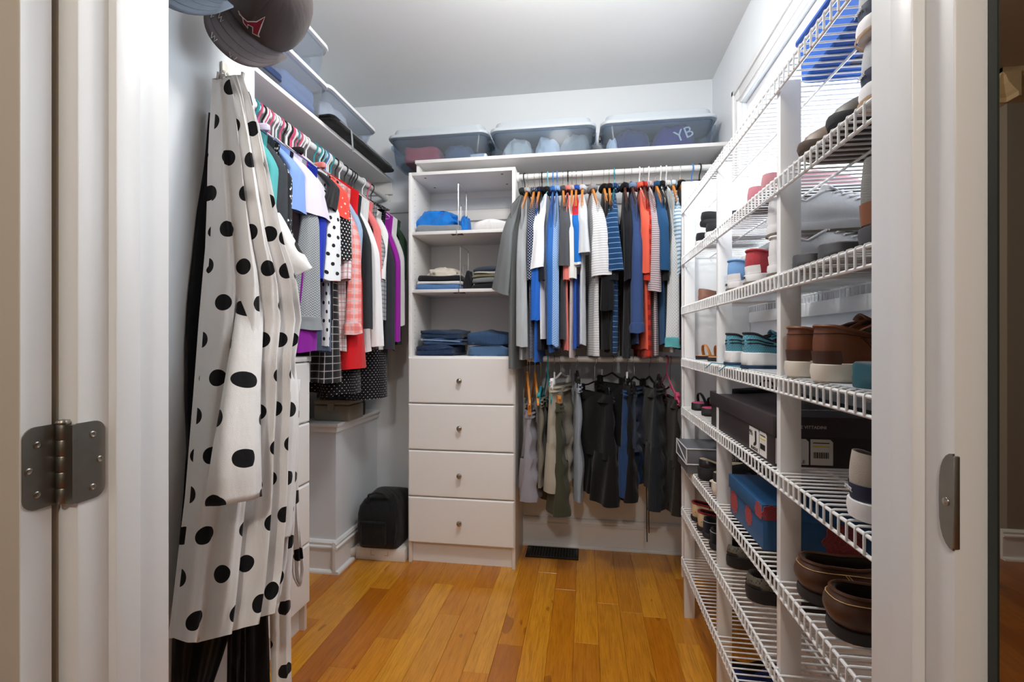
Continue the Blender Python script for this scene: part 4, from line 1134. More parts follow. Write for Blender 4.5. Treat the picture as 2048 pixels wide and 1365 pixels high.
back_shirt('black shirt at the rack panel end of the shirt rod', 1376, c('deep_black', (22, 22, 26)), 700, 560, 1374, 12, 'wood', D=0.016)
for px, kd, mm, lb in ((1392, 'plastic', PL['blue'], 'blue plastic hanger left empty above the rack panel'), (1408, 'plastic', PL['black'], 'black plastic hanger left empty in the rod corner')):
    hanger(kd, mm, lb, (aty(px, 400, 2.5).x, RY, RZ1), -PI / 2 + 0.25, -0.06, 'hangers on the back rod')

# ---------------------------------------------------------------- shorts and trousers on the lower rod
def low(label, px, m, hem, W=0.165, rzd=20, kind='clip', hm=None, top=None, D=0.02, cat='shorts', name='shorts', legs=0.45, clips=None, y=RY, **kw):
    x = aty(px, 880, y - 0.08).x
    L = RZ2 - aty(px, hem, y - 0.10).z
    z0 = -0.125 if top is None else aty(px, top, y - 0.10).z - RZ2
    pants(name, label, (x, y, RZ2), -PI / 2 + math.radians(rzd), m, L, int(px), W, D, z0, legs, cat, **kw)
    hn = ' '.join(('clip hanger holding the ' + label).split()[:14])
    hanger(kind, hm or PL['black'], hn, (x, y, RZ2), -PI / 2 + math.radians(rzd), z0 + 0.06, 'hangers on the lower rod', clips, 0.15)
low('lavender grey shorts at the tower end of the lower rod', 1056, c('lavender_grey', (150, 148, 158)), 1010, 0.13, 4, 'clip', WOOD, 815, 0.03, hm=WOOD) if False else low('lavender grey shorts at the tower end of the lower rod', 1056, c('lavender_grey', (150, 148, 158)), 1000, 0.13, 6, 'clip', WOOD, 822, 0.03)
low('stone grey twill trousers folded narrow', 1079, c('stone_twill', (124, 120, 108)), 966, 0.13, 0, 'clip', PL['teal'], 800, 0.016, cat='trousers', name='trousers', legs=0)
low('olive green twill shorts on the lower rod', 1106, c('olive_twill', (66, 67, 52)), 1024, 0.165, 16, 'clip', WOOD, 806, 0.03)
low('beige cotton cargo shorts', 1120, c('beige_cotton', (168, 162, 148)), 982, 0.15, -18, 'clip', PL['white'], 772, 0.026, clips=PL['white'])
low('pale blue-grey folded chinos', 1154, c('pale_blue_grey', (146, 156, 168)), 990, 0.15, 4, 'clip', PL['black'], 768, 0.02, cat='trousers', name='trousers', legs=0)
low('black hiking shorts beside the chinos', 1190, c('black_ripstop', (13, 14, 18), rough=0.7), 1006, 0.175, 34, 'clip', PL['black'], 790, 0.026)
low('black nylon shorts with a rolled waistband', 1226, c('black_nylon_short', (12, 13, 16), rough=0.6), 996, 0.175, 30, 'clip', PL['black'], 772, 0.026, clips=PL['white'])
low('dark slate athletic shorts', 1256, c('dark_slate', (46, 54, 70), rough=0.7), 900, 0.14, 10, 'clip', PL['black'], 778, 0.018)
low('navy blue ripstop hiking shorts', 1272, c('navy_ripstop', (36, 62, 104), rough=0.75), 990, 0.165, -26, 'clip', PL['black'], 780, 0.024)
low('charcoal green twill shorts', 1303, c('charcoal_green', (44, 46, 44)), 980, 0.15, 8, 'clip', PL['black'], 780, 0.022)
low('dark slate trousers with long black drawstrings', 1322, c('slate_twill', (30, 35, 42)), 1016, 0.165, -12, 'clip', PL['black'], 776, 0.024, cat='trousers', name='trousers', legs=0.5, drawstring=True)
low('brown-black shorts with a ribbed hem at the rack end', 1346, c('brown_black', (44, 38, 34)), 1024, 0.15, 6, 'clip', PL['pink'], 800, 0.02)
for px, mm, lb in ((1050, WOOD, 'orange wooden hanger tilted beside the tower on the lower rod'), (1066, WOOD, 'orange wooden hanger tilted next to the olive shorts'), (1092, PL['teal'], 'teal plastic hanger left empty above the olive shorts'), (1340, PL['pink'], 'pink plastic hanger left empty at the rack end')):
    hanger('wood' if mm is WOOD else 'plastic', mm, lb, (aty(px, 760, 2.5).x, RY, RZ2), -PI / 2 + 0.2, -0.07, 'hangers on the lower rod')

# ---------------------------------------------------------------- blouses on the left rod
XF = -1.06
def left_g(label, px, m, hem, top_py=None, sl_py=None, sl_px=None, sl_w=0.05, kind='plastic', hm=None, rzd=0.0, ms=None, name='blouse', cat='blouse', D=0.014, seed=None, dflare=0.0, collar=None, cuff=None, W=0.185, ztop=-0.10, slant=0.0, b1=0.022, ang=0.15, **kw):
    y = atx(px, 500, XF).y
    L = RZ1 - atx(px, hem, XF).z
    seed = seed if seed is not None else int(px)
    sl = None
    if sl_py:
        q = atx(sl_px or px, sl_py, XF + 0.04)
        sl = dict(L=RZ1 + ztop - 0.098 - q.z, a1=sl_w, tilt=q.y - y, ang=ang, b1=b1, slant=slant, out=0.045)
    shirt(name, label, cat, (RXL, y, RZ1), math.radians(rzd), m, L, seed, sl, 'clothes on the left rod', W=W, D=D, collar=collar, ms=ms, dflare=dflare, cuff=cuff, ztop=ztop, **kw)
    if kind:
        hn = ' '.join(('plastic hanger carrying the ' + label).split()[:14])
        hanger(kind, hm or PL['white'], hn, (RXL, y, RZ1), math.radians(rzd), ztop + 0.03, 'hangers on the left rod')
left_g('grey-white blouse behind the polka dot robe', 506, c('grey_white', (196, 200, 202)), 700, sl_py=470, sl_px=515, sl_w=0.03)
left_g('teal top next to the polka dot robe', 538, c('teal_jersey', (84, 168, 170)), 690, sl_py=455, sl_px=543, sl_w=0.032, kind='plastic', hm=PL['black'], collar=True)
left_g('charcoal smooth-sleeved top beside the teal one', 553, c('charcoal_smooth', (50, 54, 60), rough=0.7), 690, sl_py=450, sl_px=564, sl_w=0.036, b1=0.03, hm=PL['black'])
left_g('black and white leaf print blouse', 563, fabric('leaf_print', 'print', ((26, 28, 34), (226, 230, 234)), 0.016, 0.42), 700, sl_py=474, sl_px=574, sl_w=0.036, hm=PL['pink'])
left_g('periwinkle blue short-sleeved tee', 577, c('periwinkle', (126, 158, 220)), 690, sl_py=418, sl_px=592, sl_w=0.07, hm=PL['teal'], collar=c('blue_rib', (0, 0, 0)), rzd=6)
left_g('lavender polo with a ribbed sleeve edge', 600, c('lavender_pique', (216, 208, 228)), 690, sl_py=430, sl_px=630, sl_w=0.095, b1=0.04, hm=PL['teal'], rzd=8, collar=True)
left_g('navy blouse with white dots over the low chest', 590, fabric('navy_big_dots', 'dots', ((24, 26, 38), (190, 196, 206)), 0.035, 0.35), 706, hm=PL['pink'])
left_g('grey herringbone long-sleeved jacket', 616, fabric('herringbone', 'herring', ((108, 112, 116), (172, 176, 180)), 0.012, 0.5), 690, sl_py=655, sl_px=620, sl_w=0.07, b1=0.04, hm=PL['white'], D=0.02, cuff=c('grey_fleece_cuff', (140, 144, 148)))
left_g('purple long-sleeved knit under the herringbone jacket', 618, c('bright_purple', (138, 32, 150)), 700, sl_py=703, sl_px=614, sl_w=0.05, b1=0.035, hm=PL['pink'], D=0.016)
left_g('royal blue blouse beside the purple knit', 638, c('royal_blouse', (30, 52, 170)), 660, sl_py=560, sl_px=642, sl_w=0.03)
left_g('white blouse with black polka dots', 655, fabric('white_black_dots', 'dots', ((228, 230, 234), (28, 30, 36)), 0.038, 0.42), 690, sl_py=560, sl_px=664, sl_w=0.05, rzd=6, D=0.02, lean=0.01)
left_g('grey-blue chambray long tunic', 660, c('chambray', (92, 106, 130)), 704, hm=PL['black'])
left_g('black blouse with a draped front', 664, c('black_satin', (30, 30, 34), rough=0.5), 640, sl_py=420, sl_px=668, sl_w=0.04, hm=PL['pink'], collar=True)
left_g('coral print tunic with striped lining', 672, fabric('coral_print', 'print', ((226, 76, 66), (246, 196, 184)), 0.02, 0.36), 560, sl_py=436, sl_px=690, sl_w=0.065, hm=PL['pink'], rzd=5)
left_g('black bandana print scarf top', 680, fabric('bandana_stripe', 'stripe', ((24, 24, 28), (220, 220, 220)), 0.045, 0.12), 560, sl_py=520, sl_px=694, sl_w=0.05, ms=fabric('bandana_dots', 'dots', ((24, 24, 28), (228, 228, 228)), 0.013, 0.45), hm=PL['white'])
left_g('scarlet red tiered skirt dress', 712, c('scarlet', (208, 26, 34)), 738, name='dress', cat='dress', dflare=0.11, D=0.02, W=0.205, hm=PL['teal'])
left_g('white and pink plaid shirt tail', 690, fabric('white_pink_plaid', 'plaid', ((226, 220, 222), (206, 150, 156), (170, 110, 120)), 0.04, 0.3), 704, hm=PL['white'], sl_py=560, sl_px=700, sl_w=0.03)
left_g('coral pink plaid long-sleeved shirt', 704, fabric('coral_plaid', 'plaid', ((240, 176, 168), (222, 106, 104), (190, 190, 206)), 0.045, 0.4), 690, sl_py=664, sl_px=714, sl_w=0.04, b1=0.03, hm=PL['teal'], collar=True, cuff=fabric('coral_plaid', 'plaid'))
left_g('pale blue denim shirt beside the coral plaid', 714, c('pale_denim_shirt', (150, 176, 206)), 690, sl_py=600, sl_px=716, sl_w=0.025, hm=PL['white'])
left_g('black long-sleeved blouse with a small button', 726, c('black_crepe', (42, 46, 50)), 680, sl_py=658, sl_px=740, sl_w=0.036, b1=0.03, hm=PL['white'], D=0.016)
left_g('white long-sleeved shirt behind the black blouse', 741, c('crisp_white', (236, 236, 240)), 704, sl_py=692, sl_px=762, sl_w=0.034, b1=0.03, hm=PL['black'])
left_g('salmon pink slim knit top', 748, c('salmon_knit', (226, 120, 120)), 640, sl_py=560, sl_px=760, sl_w=0.024)
left_g('black and white fine plaid shirt', 757, fabric('bw_fine_plaid', 'plaid', ((196, 198, 202), (30, 32, 38), (20, 20, 24)), 0.022, 0.5), 700, sl_py=640, sl_px=770, sl_w=0.028, hm=PL['black'])
left_g('white jeans jacket hung by its shoulders', 766, c('white_twill', (230, 230, 230)), 700, sl_py=560, sl_px=768, sl_w=0.03, hm=PL['black'])
left_g('dark charcoal long knitted cardigan', 774, c('dark_charcoal_knit', (44, 48, 54)), 728, sl_py=700, sl_px=784, sl_w=0.034, b1=0.03, D=0.024, hm=PL['black'], dflare=0.02)
left_g('magenta purple long-sleeved top', 788, c('magenta_purple', (150, 34, 156)), 700, sl_py=684, sl_px=799, sl_w=0.026, hm=PL['white'])
left_g('white slim top near the shelf tower', 797, c('slim_white', (228, 230, 232)), 680, sl_py=652, sl_px=808, sl_w=0.02, hm=PL['pink'])
left_g('dark green top nearest the shelf tower', 803, c('dark_green', (44, 74, 56)), 690, sl_py=560, sl_px=812, sl_w=0.02, hm=PL['black'])
left_g('black dress with tiny white dots', 770, fabric('black_pin_dots', 'dots', ((18, 18, 22), (200, 200, 204)), 0.0125, 0.28), 796, name='dress', cat='dress', dflare=0.075, D=0.02, hm=PL['black'], seed=31, sl_py=420, sl_px=770, sl_w=0.02)
left_g('black dress with tiny dots and a fuller skirt', 716, fabric('black_pin_dots', 'dots'), 786, name='dress', cat='dress', dflare=0.085, D=0.02, hm=PL['black'], seed=37)
left_g('black and white window plaid skirt dress', 684, fabric('bw_window_plaid', 'plaid', ((44, 44, 48), (20, 20, 24), (214, 206, 204)), 0.032, 0.5), 764, name='dress', cat='dress', dflare=0.07, D=0.02, hm=PL['white'], seed=41, W=0.165)
for k in range(16):
    y = 1.60 + k * 0.022
    mm = [PL['pink'], PL['white'], PL['teal'], PL['pink'], PL['black'], PL['white']][k % 6]
    nm = ['pink', 'white', 'teal', 'pink', 'black', 'white'][k % 6]
    hanger('plastic', mm, 'spare ' + nm + ' plastic hanger pushed together on the left rod', (RXL, y, RZ1), 0.0, -0.085, 'spare hangers on the left rod', span=0.14)
for k in range(5):
    hanger('plastic', [PL['teal'], PL['aqua'], PL['blue'], PL['white'], PL['teal']][k], 'spare %s plastic hanger in the far cluster on the left rod' % ['teal', 'aqua', 'blue', 'white', 'teal'][k], (RXL, 2.10 + k * 0.024, RZ1), 0.0, -0.085, 'spare hangers on the left rod', span=0.14)
# ================================================================ things in the shelf tower
TX0, TX1 = -0.972 + 0.018, -0.371 - 0.018
def tpx(px, z): return aty(px, 500, 2.66).x
NYB = FB('bright_blue_nylon', (24, 128, 222), rough=0.5, bump=0.6)
soft('folded_sweatshirt', 'grey folded sweatshirt under the bright blue jacket', 'sweatshirt', folded(0.13, 0.13, 0.04, 71, 0.006, 0.03, 1), FB('mid_grey_fleece', (136, 142, 148)), (-0.815, 2.685, ZT1))
soft('crumpled_jacket', 'bright blue crumpled nylon jacket on the top tower shelf', 'jacket', crumple(0.125, 0.10, 0.07, 72, 1.1, 36), NYB, (-0.84, 2.675, ZT1 + 0.037))
soft('rolled_scarf', 'small bright blue rolled cloth by the wire divider', 'cloth', crumple(0.03, 0.06, 0.075, 73, 0.5), NYB, (-0.675, 2.64, ZT1))
soft('folded_blanket', 'white folded blanket on the top tower shelf', 'blanket', folded(0.115, 0.13, 0.055, 74, 0.006, 0.05, 1, 0.3), FB('soft_white_pile', (240, 240, 242)), (-0.51, 2.675, ZT1))
stk = [(-0.815, 0.028, FB('folded_mid_blue', (84, 124, 176)), 'blue folded jeans at the bottom of the stack with a beige top', 'jeans'),
       (-0.815, 0.018, FB('folded_white', (222, 224, 228)), 'thin white folded tee between the blue jeans and black trousers', 'tee'),
       (-0.815, 0.030, FB('folded_black', (32, 32, 38)), 'black folded trousers under the beige heap', 'trousers')]
z = ZT2
for i, (x, h, m_, lb, ct) in enumerate(stk):
    soft('folded_' + ct, lb, ct, folded(0.128, 0.125, h, 80 + i, 0.005, 0.03), m_, (x + 0.004 * i, 2.675, z)); z += h + 0.001
soft('crumpled_blouse', 'beige crumpled linen top on the middle tower shelf', 'blouse', crumple(0.10, 0.10, 0.042, 84, 0.6), FB('beige_linen', (214, 206, 194)), (-0.80, 2.665, z - 0.002))
z = ZT2
for i, (h, col, lb) in enumerate(((0.034, (34, 36, 42), 'black folded tee at the bottom of the dark stack'), (0.03, (126, 132, 136), 'grey folded tee above the black one'),
                             (0.016, (128, 122, 96), 'thin olive folded tee in the dark stack'), (0.014, (176, 178, 172), 'thin pale folded tee in the dark stack'), (0.03, (66, 76, 92), 'slate folded tee on top of the dark stack'))):
    soft('folded_tee', lb, 'tee', folded(0.098 - 0.003 * i, 0.12, h, 90 + i, 0.005, 0.035, 1, 0.4), FB('stack_cloth_%d' % i, col), (-0.53 + 0.004 * (i % 2), 2.675, z), group='dark tee stack'); z += h + 0.001
soft('rolled_cloth', 'black rolled cloth behind the wire divider', 'cloth', crumple(0.025, 0.06, 0.085, 97, 0.4), FB('folded_black', (0, 0, 0)), (-0.662, 2.66, ZT2))
for i, (x, h, c_, lb) in enumerate(((-0.83, 0.060, (40, 58, 92), 'dark blue crumpled jeans at the bottom of the taller jeans pile'), (-0.80, 0.034, (58, 84, 124), 'blue jeans in the middle of the taller jeans pile'), (-0.80, 0.042, (38, 60, 88), 'dark teal jeans with a pale hem on top of the taller pile'))):
    soft('folded_jeans', lb, 'jeans', folded(0.116, 0.126, h, 100 + i, 0.012, 0.035, 2), FB('jeans_cloth_%d' % i, c_, weave=1400, bump=0.5), (x, 2.675, ZT3 + (0, 0.062, 0.098)[i]), (0.0, 0.06, -0.05)[i], group='jeans pile')
MB().tube([(-0.11 + 0.02 * k, -0.131, 0.028 - 0.0009 * k) for k in range(12)], 0.003, 6).build('hem', FB('pale_hem', (150, 176, 204)), bpy.data.objects['folded_jeans.004'] if 'folded_jeans.004' in bpy.data.objects else None)
for i, (h, c_, lb) in enumerate(((0.060, (86, 120, 160), 'faded blue jeans under the dark rinsed pair beside the shirts'), (0.078, (56, 86, 124), 'faded dark-rinsed jeans on top beside the grey tee'))):
    soft('folded_jeans', lb, 'jeans', folded(0.122, 0.126, h, 110 + i, 0.014, 0.04, 1, 0.3), fabric('faded_denim_%d' % i, 'print', (c_, tuple(min(255, int(v * 1.25) + 12) for v in c_)), 0.12, 0.5, weave=1400, bump=0.5), (-0.53, 2.68, ZT3 + (0, 0.060)[i]), (0.03, -0.06)[i], group='jeans pile')
def divider(label, x, z, hgt):
    t = thing('shelf_divider', label, 'shelf divider', (x, 2.56, z))
    MB().tube([(0, 0.0, -0.024), (0, -0.035, -0.024), (0, -0.035, 0.003), (0, -0.02, 0.004), (0, 0.0, 0.006), (0, 0.0, hgt - 0.012), (0, 0.012, hgt), (0, 0.17, hgt), (0, 0.182, hgt - 0.012), (0, 0.182, 0.002)], 0.0022, 8).build('frame', CHROME, t)
    MB().tube([(0, 0.055, 0.002), (0, 0.055, hgt * 0.55), (0, 0.065, hgt * 0.6), (0, 0.12, hgt * 0.6), (0, 0.13, hgt * 0.55), (0, 0.13, 0.002)], 0.0018, 8).build('inner_loop', CHROME, t)
    for s in (-1, 1):
        MB().tube([(-0.032, -0.020 - 0.012 * s, -0.022), (0.032, -0.020 + 0.012 * s, -0.022)], 0.0024, 6).build('clamp_bar', BLACKP, t)
    return t
divider('chrome wire shelf divider beside the white blanket', -0.695, ZT1, 0.275)
divider('chrome wire shelf divider between the two folded stacks', -0.683, ZT2, 0.245)

# lock box on the knee wall, duffel on the floor
q0 = aty(631, 833, 2.415); q1 = aty(722, 833, 2.415)
lk = thing('lock_box', 'grey-beige metal lock box on the low white knee wall', 'lock box', ((q0.x + q1.x) / 2 - 0.040, 2.50, KZ))
LBM = mat('lock_box_paint', (150, 148, 138), 0.45)
hw = 0.105
MB().box(-hw, hw, -0.085, 0.085, 0.0, 0.085).build('body', LBM, lk, bevel=0.008)
MB().box(-hw - 0.002, hw + 0.002, -0.087, 0.087, 0.088, 0.118).build('lid', LBM, lk, bevel=0.010)
MB().box(-0.02, 0.02, -0.091, -0.085, 0.06, 0.1).build('latch', LBM, lk, bevel=0.002)
soft('black_pouch', 'black pouch lying at the end of the lock box', 'pouch', folded(0.026, 0.07, 0.085, 121, 0.004, 0.02, 1), BLKN, (KX + 0.002, 2.60, KZ))
d0 = aty(707, 1118, 2.50); d1 = aty(812, 1118, 2.50)
bxc = ((d0.x + -0.985) / 2)
wb = thing('cardboard_box', 'flat white cardboard box under the black duffel bag', 'box', (bxc - 0.005, 2.64, 0))
WCB = mat('white_cardboard', (226, 222, 218), 0.6)
whx = (-0.985 - d0.x) / 2
MB().box(-whx, whx, -0.12, 0.13, 0, 0.072).build('carton', WCB, wb, bevel=0.003)
fl_ = MB(); fl_.grid([[(-whx + 0.01, -0.121, 0.07), (-whx + 0.01, -0.121, 0.004)], [(-whx - 0.014, -0.145, 0.066), (-whx - 0.014, -0.145, 0.012)], [(-whx - 0.022, -0.150, 0.058), (-whx - 0.022, -0.15, 0.02)]]); fl_.build('flap', WCB, wb, thick=0.002)
for (a, b_) in (((-0.05, 0.03), (-0.05, 0.055)), ((-0.05, 0.03), (-0.03, 0.03)), ((0.05, 0.03), (0.05, 0.055)), ((0.05, 0.03), (0.03, 0.03))):
    MB().tube([(a[0], -0.1205, a[1]), (b_[0], -0.1205, b_[1])], 0.0008, 4).build('print_mark', mat('box_print', (150, 80, 70), 0.6), wb)
dg = thing('duffel_bag', 'black nylon duffel bag with front pocket sitting on the white box', 'bag', (bxc - 0.006, 2.63, 0.072))
rows, UV = [], []
Wd = Wob(131, 7, 16.0)
for (sc, zz) in ((0.75, 0.0), (0.93, 0.01), (1.0, 0.05), (1.02, 0.12), (1.0, 0.19), (0.94, 0.235), (0.80, 0.268), (0.55, 0.282), (0.2, 0.285)):
    ring = rrect(0.126 * sc, 0.15 * sc, 0.05 * sc, 7)
    row = [(x * (1 + 0.09 * Wd(x * 2, y * 2, zz)), y * (1 + 0.05 * Wd(y * 2 + 3, x * 2, zz)), zz + (0.012 * Wd(x, y, 3) if zz > 0.2 else 0)) for x, y in ring]
    rows.append(row); UV.append([(p[0] + p[1], p[2]) for p in row])
MB().grid(rows, UV, True, True, True).build('body', BLKN, dg, ang=1.2)
MB().box(-0.085, 0.06, -0.172, -0.14, 0.03, 0.165).build('front_pocket', BLKN, dg, bevel=0.014, seg=3)
MB().box(-0.09, 0.065, -0.174, -0.165, 0.150, 0.166).build('pocket_flap', BLKN, dg, bevel=0.004)
MB().tube([(-0.08, -0.176, 0.148), (0.055, -0.176, 0.148)], 0.002, 6).build('zipper', mat('black_zip', (50, 50, 54), 0.35, 0.6), dg)
MB().tube([(-0.06, -0.12, 0.262), (-0.055, -0.13, 0.30), (-0.01, -0.125, 0.315), (0.03, -0.12, 0.305), (0.05, -0.10, 0.278)], 0.012, 8, flat=0.4).build('handle', BLKN, dg)
MB().tube([(0.10, -0.13, 0.03), (0.112, -0.14, 0.12), (0.10, -0.12, 0.22), (0.06, -0.05, 0.285)], 0.012, 8, flat=0.25).build('side_strap', BLKN, dg)

# ================================================================ boxes on the shoe rack
def on(i): return SHZ[i] + 0.0022
def carton(label, x0, x1, y0, y1, z, h, lidh, m, ml, name='shoe_box', lip=0.004):
    t = thing(name, label, 'shoe box', ((x0 + x1) / 2, (y0 + y1) / 2, z), group='shoe boxes')
    hx, hy = (x1 - x0) / 2, (y1 - y0) / 2
    MB().box(-hx + lip, hx - lip, -hy + lip, hy - lip, 0, h - 0.006).build('carton', m, t, bevel=0.001)
    MB().box(-hx, hx, -hy, hy, h - lidh, h).build('lid', ml, t, bevel=0.0015)
    return t, hx, hy
BBX = mat('black_brown_board', (46, 38, 40), 0.55); BBL = mat('black_brown_lid', (54, 46, 50), 0.5)
bt, hx, hy = carton('long black-brown boot box with white stickers', 0.436, 0.716, 1.195, 1.765, on(4), 0.118, 0.046, BBX, BBL)
STK = mat('sticker_paper', (232, 230, 226), 0.6); INK = mat('print_ink', (24, 22, 24), 0.7); YEL = mat('yellow_print', (222, 204, 60), 0.6); GOLDT = mat('silver_print', (206, 200, 196), 0.5)
def stickers(face, u0):
    """two price stickers; face 'x' = room side, 'y' = end towards the door"""
    def quad(ua, ub, za, zb, m, nm, par, off, cut=0.006):
        pts = [(ua, za), (ub, za), (ub, zb - cut), (ub - cut, zb), (ua, zb)]
        if face == 'x': mb = MB().prism([(-p[0], p[1]) for p in pts], -hx + 0.004 - 0.0006 - off, -hx + 0.004 - off, 'x')
        else: mb = MB().prism(pts, -hy + 0.004 - 0.0006 - off, -hy + 0.004 - off, 'y')
        return mb.build(nm, m, par, smooth=False)
    s1 = quad(u0, u0 + 0.072, 0.006, 0.066, STK, 'sticker', bt, 0)
    s2 = quad(u0 + 0.076, u0 + 0.124, 0.006, 0.066, STK, 'sticker', bt, 0)
    a = u0 + 0.044
    bpts = [(a, 0.060), (a + 0.010, 0.060), (a + 0.011, 0.034), (a + 0.010, 0.026), (a - 0.002, 0.020), (a - 0.010, 0.021), (a - 0.008, 0.026), (a + 0.001, 0.032)]
    for par, m_, P in ((s1, INK, bpts),):
        if face == 'x': mb = MB().prism([(-p[0], p[1]) for p in P], -hx + 0.0025, -hx + 0.004, 'x')
        else: mb = MB().prism(P, -hy + 0.0025, -hy + 0.004, 'y')
        mb.build('boot_print', m_, par, smooth=False)
    quad(u0 + 0.081, u0 + 0.116, 0.048, 0.0505, YEL, 'yellow_bar', s2, 0.0007, 0.0)
    quad(u0 + 0.081, u0 + 0.116, 0.0565, 0.0585, INK, 'print_line', s2, 0.0007, 0.0)
    for k in range(14):
        ww = (0.0007, 0.0014, 0.001, 0.0018)[k % 4]
        quad(u0 + 0.082 + k * 0.0024, u0 + 0.082 + k * 0.0024 + ww, 0.022, 0.036, INK, 'bar', s2, 0.0007, 0.0)
    def tx(s, size, u, z_, par):
        if face == 'x': text_mesh(s, size, 'lettering', INK, par, (-hx + 0.0028, -u, z_), (PI / 2, 0, -PI / 2))
        else: text_mesh(s, size, 'lettering', INK, par, (u, -hy + 0.0028, z_), (PI / 2, 0, 0))
    tx('9\u00bd', 0.020, u0 + 0.016, 0.050, s1); tx('BLACK-LE', 0.011, u0 + 0.040, 0.0125, s1)
stickers('x', 0.112)
stickers('y', -0.133)
text_mesh('ADRIENNE VITTADINI', 0.0100, 'lettering', GOLDT, bt, (-0.074, -hy - 0.0006, 0.094), (PI / 2, 0, 0))
text_mesh('ADRIENNE VITTADINI', 0.012, 'lettering', GOLDT, bt, (0.01, -0.17, 0.1186), (0, 0, 0.0))
# blue patterned box
BLB = mat('blue_board', (36, 88, 136), 0.5); REDP = mat('coral_medallion', (196, 70, 62), 0.55)
bb, hx2, hy2 = carton('blue shoe box with coral lace medallions beside the loafers', 0.448, 0.712, 1.30, 1.585, on(5), 0.118, 0.040, BLB, BLB)
def medallion(par, face, u, z_, r, half=None):
    P = []
    for k in range(48):
        a = 2 * PI * k / 48; rr = r * 1.02 * (1 + 0.10 * cos(8 * a))
        P.append((u + rr * cos(a), min(max(z_ + rr * sin(a), half[0]), half[1])))
    e_ = 0.004 if par.name.startswith('carton') else 0.0
    if face == 'x': MB().prism([(-a_, b_) for a_, b_ in P], -hx2 + e_ - 0.0005, -hx2 + e_, 'x').build('medallion', mat('coral_field', (150, 66, 76), 0.55), par, smooth=False)
    else: MB().prism(P, -hy2 + e_ - 0.0005, -hy2 + e_, 'y').build('medallion', mat('coral_field', (150, 66, 76), 0.55), par, smooth=False)
    for ring_r, wd in ((1.0, 0.10), (0.72, 0.08), (0.45, 0.07), (0.2, 0.08)):
        pts = []
        for k in range(48):
            a = 2 * PI * k / 48
            rr = r * ring_r * (1 + 0.10 * cos(8 * a))
            uu, zz = u + rr * cos(a), z_ + rr * sin(a)
            if half and not (half[0] <= zz <= half[1]): zz = min(max(zz, half[0]), half[1])
            pts.append((-hx2 + (0.004 if par.name.startswith('carton') else 0) - 0.0006, -uu, zz) if face == 'x' else (uu, -hy2 + (0.004 if par.name.startswith('carton') else 0) - 0.0006, zz))
        MB().tube(pts, r * wd * 0.5, 4, closed=True, flat=0.25 if face == 'x' else 0.25).build('medallion_ring', REDP, par)
ct = [o for o in bb.children if o.name.startswith('carton')][0]; ldb = [o for o in bb.children if o.name.startswith('lid')][0]
medallion(ct, 'x', -0.10, 0.045, 0.032, (0.002, 0.076)); medallion(ct, 'x', 0.03, 0.05, 0.026, (0.002, 0.076)); medallion(ldb, 'x', 0.118, 0.092, 0.024, (0.079, 0.117))
medallion(ct, 'y', 0.06, 0.03, 0.045, (0.002, 0.076)); medallion(ldb, 'y', -0.11, 0.095, 0.022, (0.079, 0.117))
# grey lettered box
GRB = mat('grey_board', (104, 106, 114), 0.55); GRE = mat('pale_board_edge', (206, 206, 208), 0.6)
gx, hx3, hy3 = carton('grey lettered shoe box with white edges at the far end of the rack', 0.405, 0.70, 2.0, 2.21, on(5), 0.10, 0.062, GRB, GRB)
for (a, b_) in (((-hx3, -hy3, 0.1), (hx3, -hy3, 0.1)), ((-hx3, -hy3, 0.1), (-hx3, hy3, 0.1)), ((-hx3, -hy3, 0.038), (-hx3, -hy3, 0.1)), ((-hx3, -hy3, 0.038), (hx3, -hy3, 0.038)), ((-hx3, -hy3, 0.038), (-hx3, hy3, 0.038)), ((-hx3, hy3, 0.038), (-hx3, hy3, 0.1)), ((-hx3 - 0.0002, hy3, 0.095), (-hx3 - 0.0002, -hy3, 0.045))):
    MB().tube([a, b_], 0.0028, 6).build('edge_band', GRE, gx)
text_mesh('EMBRACE', 0.034, 'lettering', GRE, gx, (0.045, -hy3 - 0.0006, 0.068), (PI / 2, 0, 0))
text_mesh('E', 0.05, 'lettering', GRE, gx, (0.02, 0.0, 0.1006), (0, 0, 0.2))
# blue tray on the top shelf
tb = thing('plastic_tray', 'bright blue plastic tray lying on the topmost wire shelf', 'tray', (0.605, 0.965, on(0)))
BLT = mat('blue_tray_plastic', (18, 92, 190), 0.4)
rows = []
for (sx, sy, zz) in ((0.098, 0.245, 0.0), (0.104, 0.252, 0.004), (0.108, 0.256, 0.09), (0.114, 0.262, 0.093), (0.114, 0.262, 0.099), (0.105, 0.253, 0.099), (0.100, 0.248, 0.008)):
    rows.append([(x, y, zz) for x, y in rrect(sx, sy, 0.02, 4)])
MB().grid(rows, None, True, True, True).build('tub', BLT, tb)
MB().lathe([(0.026, -0.0003), (0.026, 0.0012)], 20, (-0.01, 0.16, 0)).build('drain_plug', mat('navy_plastic', (12, 20, 60), 0.5), tb)
tag(MB().box(SX0 + 0.012, SX1 - 0.006, 0.7, 2.2, on(3), on(3) + 0.0015).build('shelf_liner', clear_plastic('frosted_liner', (228, 232, 236), 0.45, 0.35), None, org=(0.57, 1.4, on(3))), 'frosted plastic liner on the running shoe shelf', 'shelf liner')

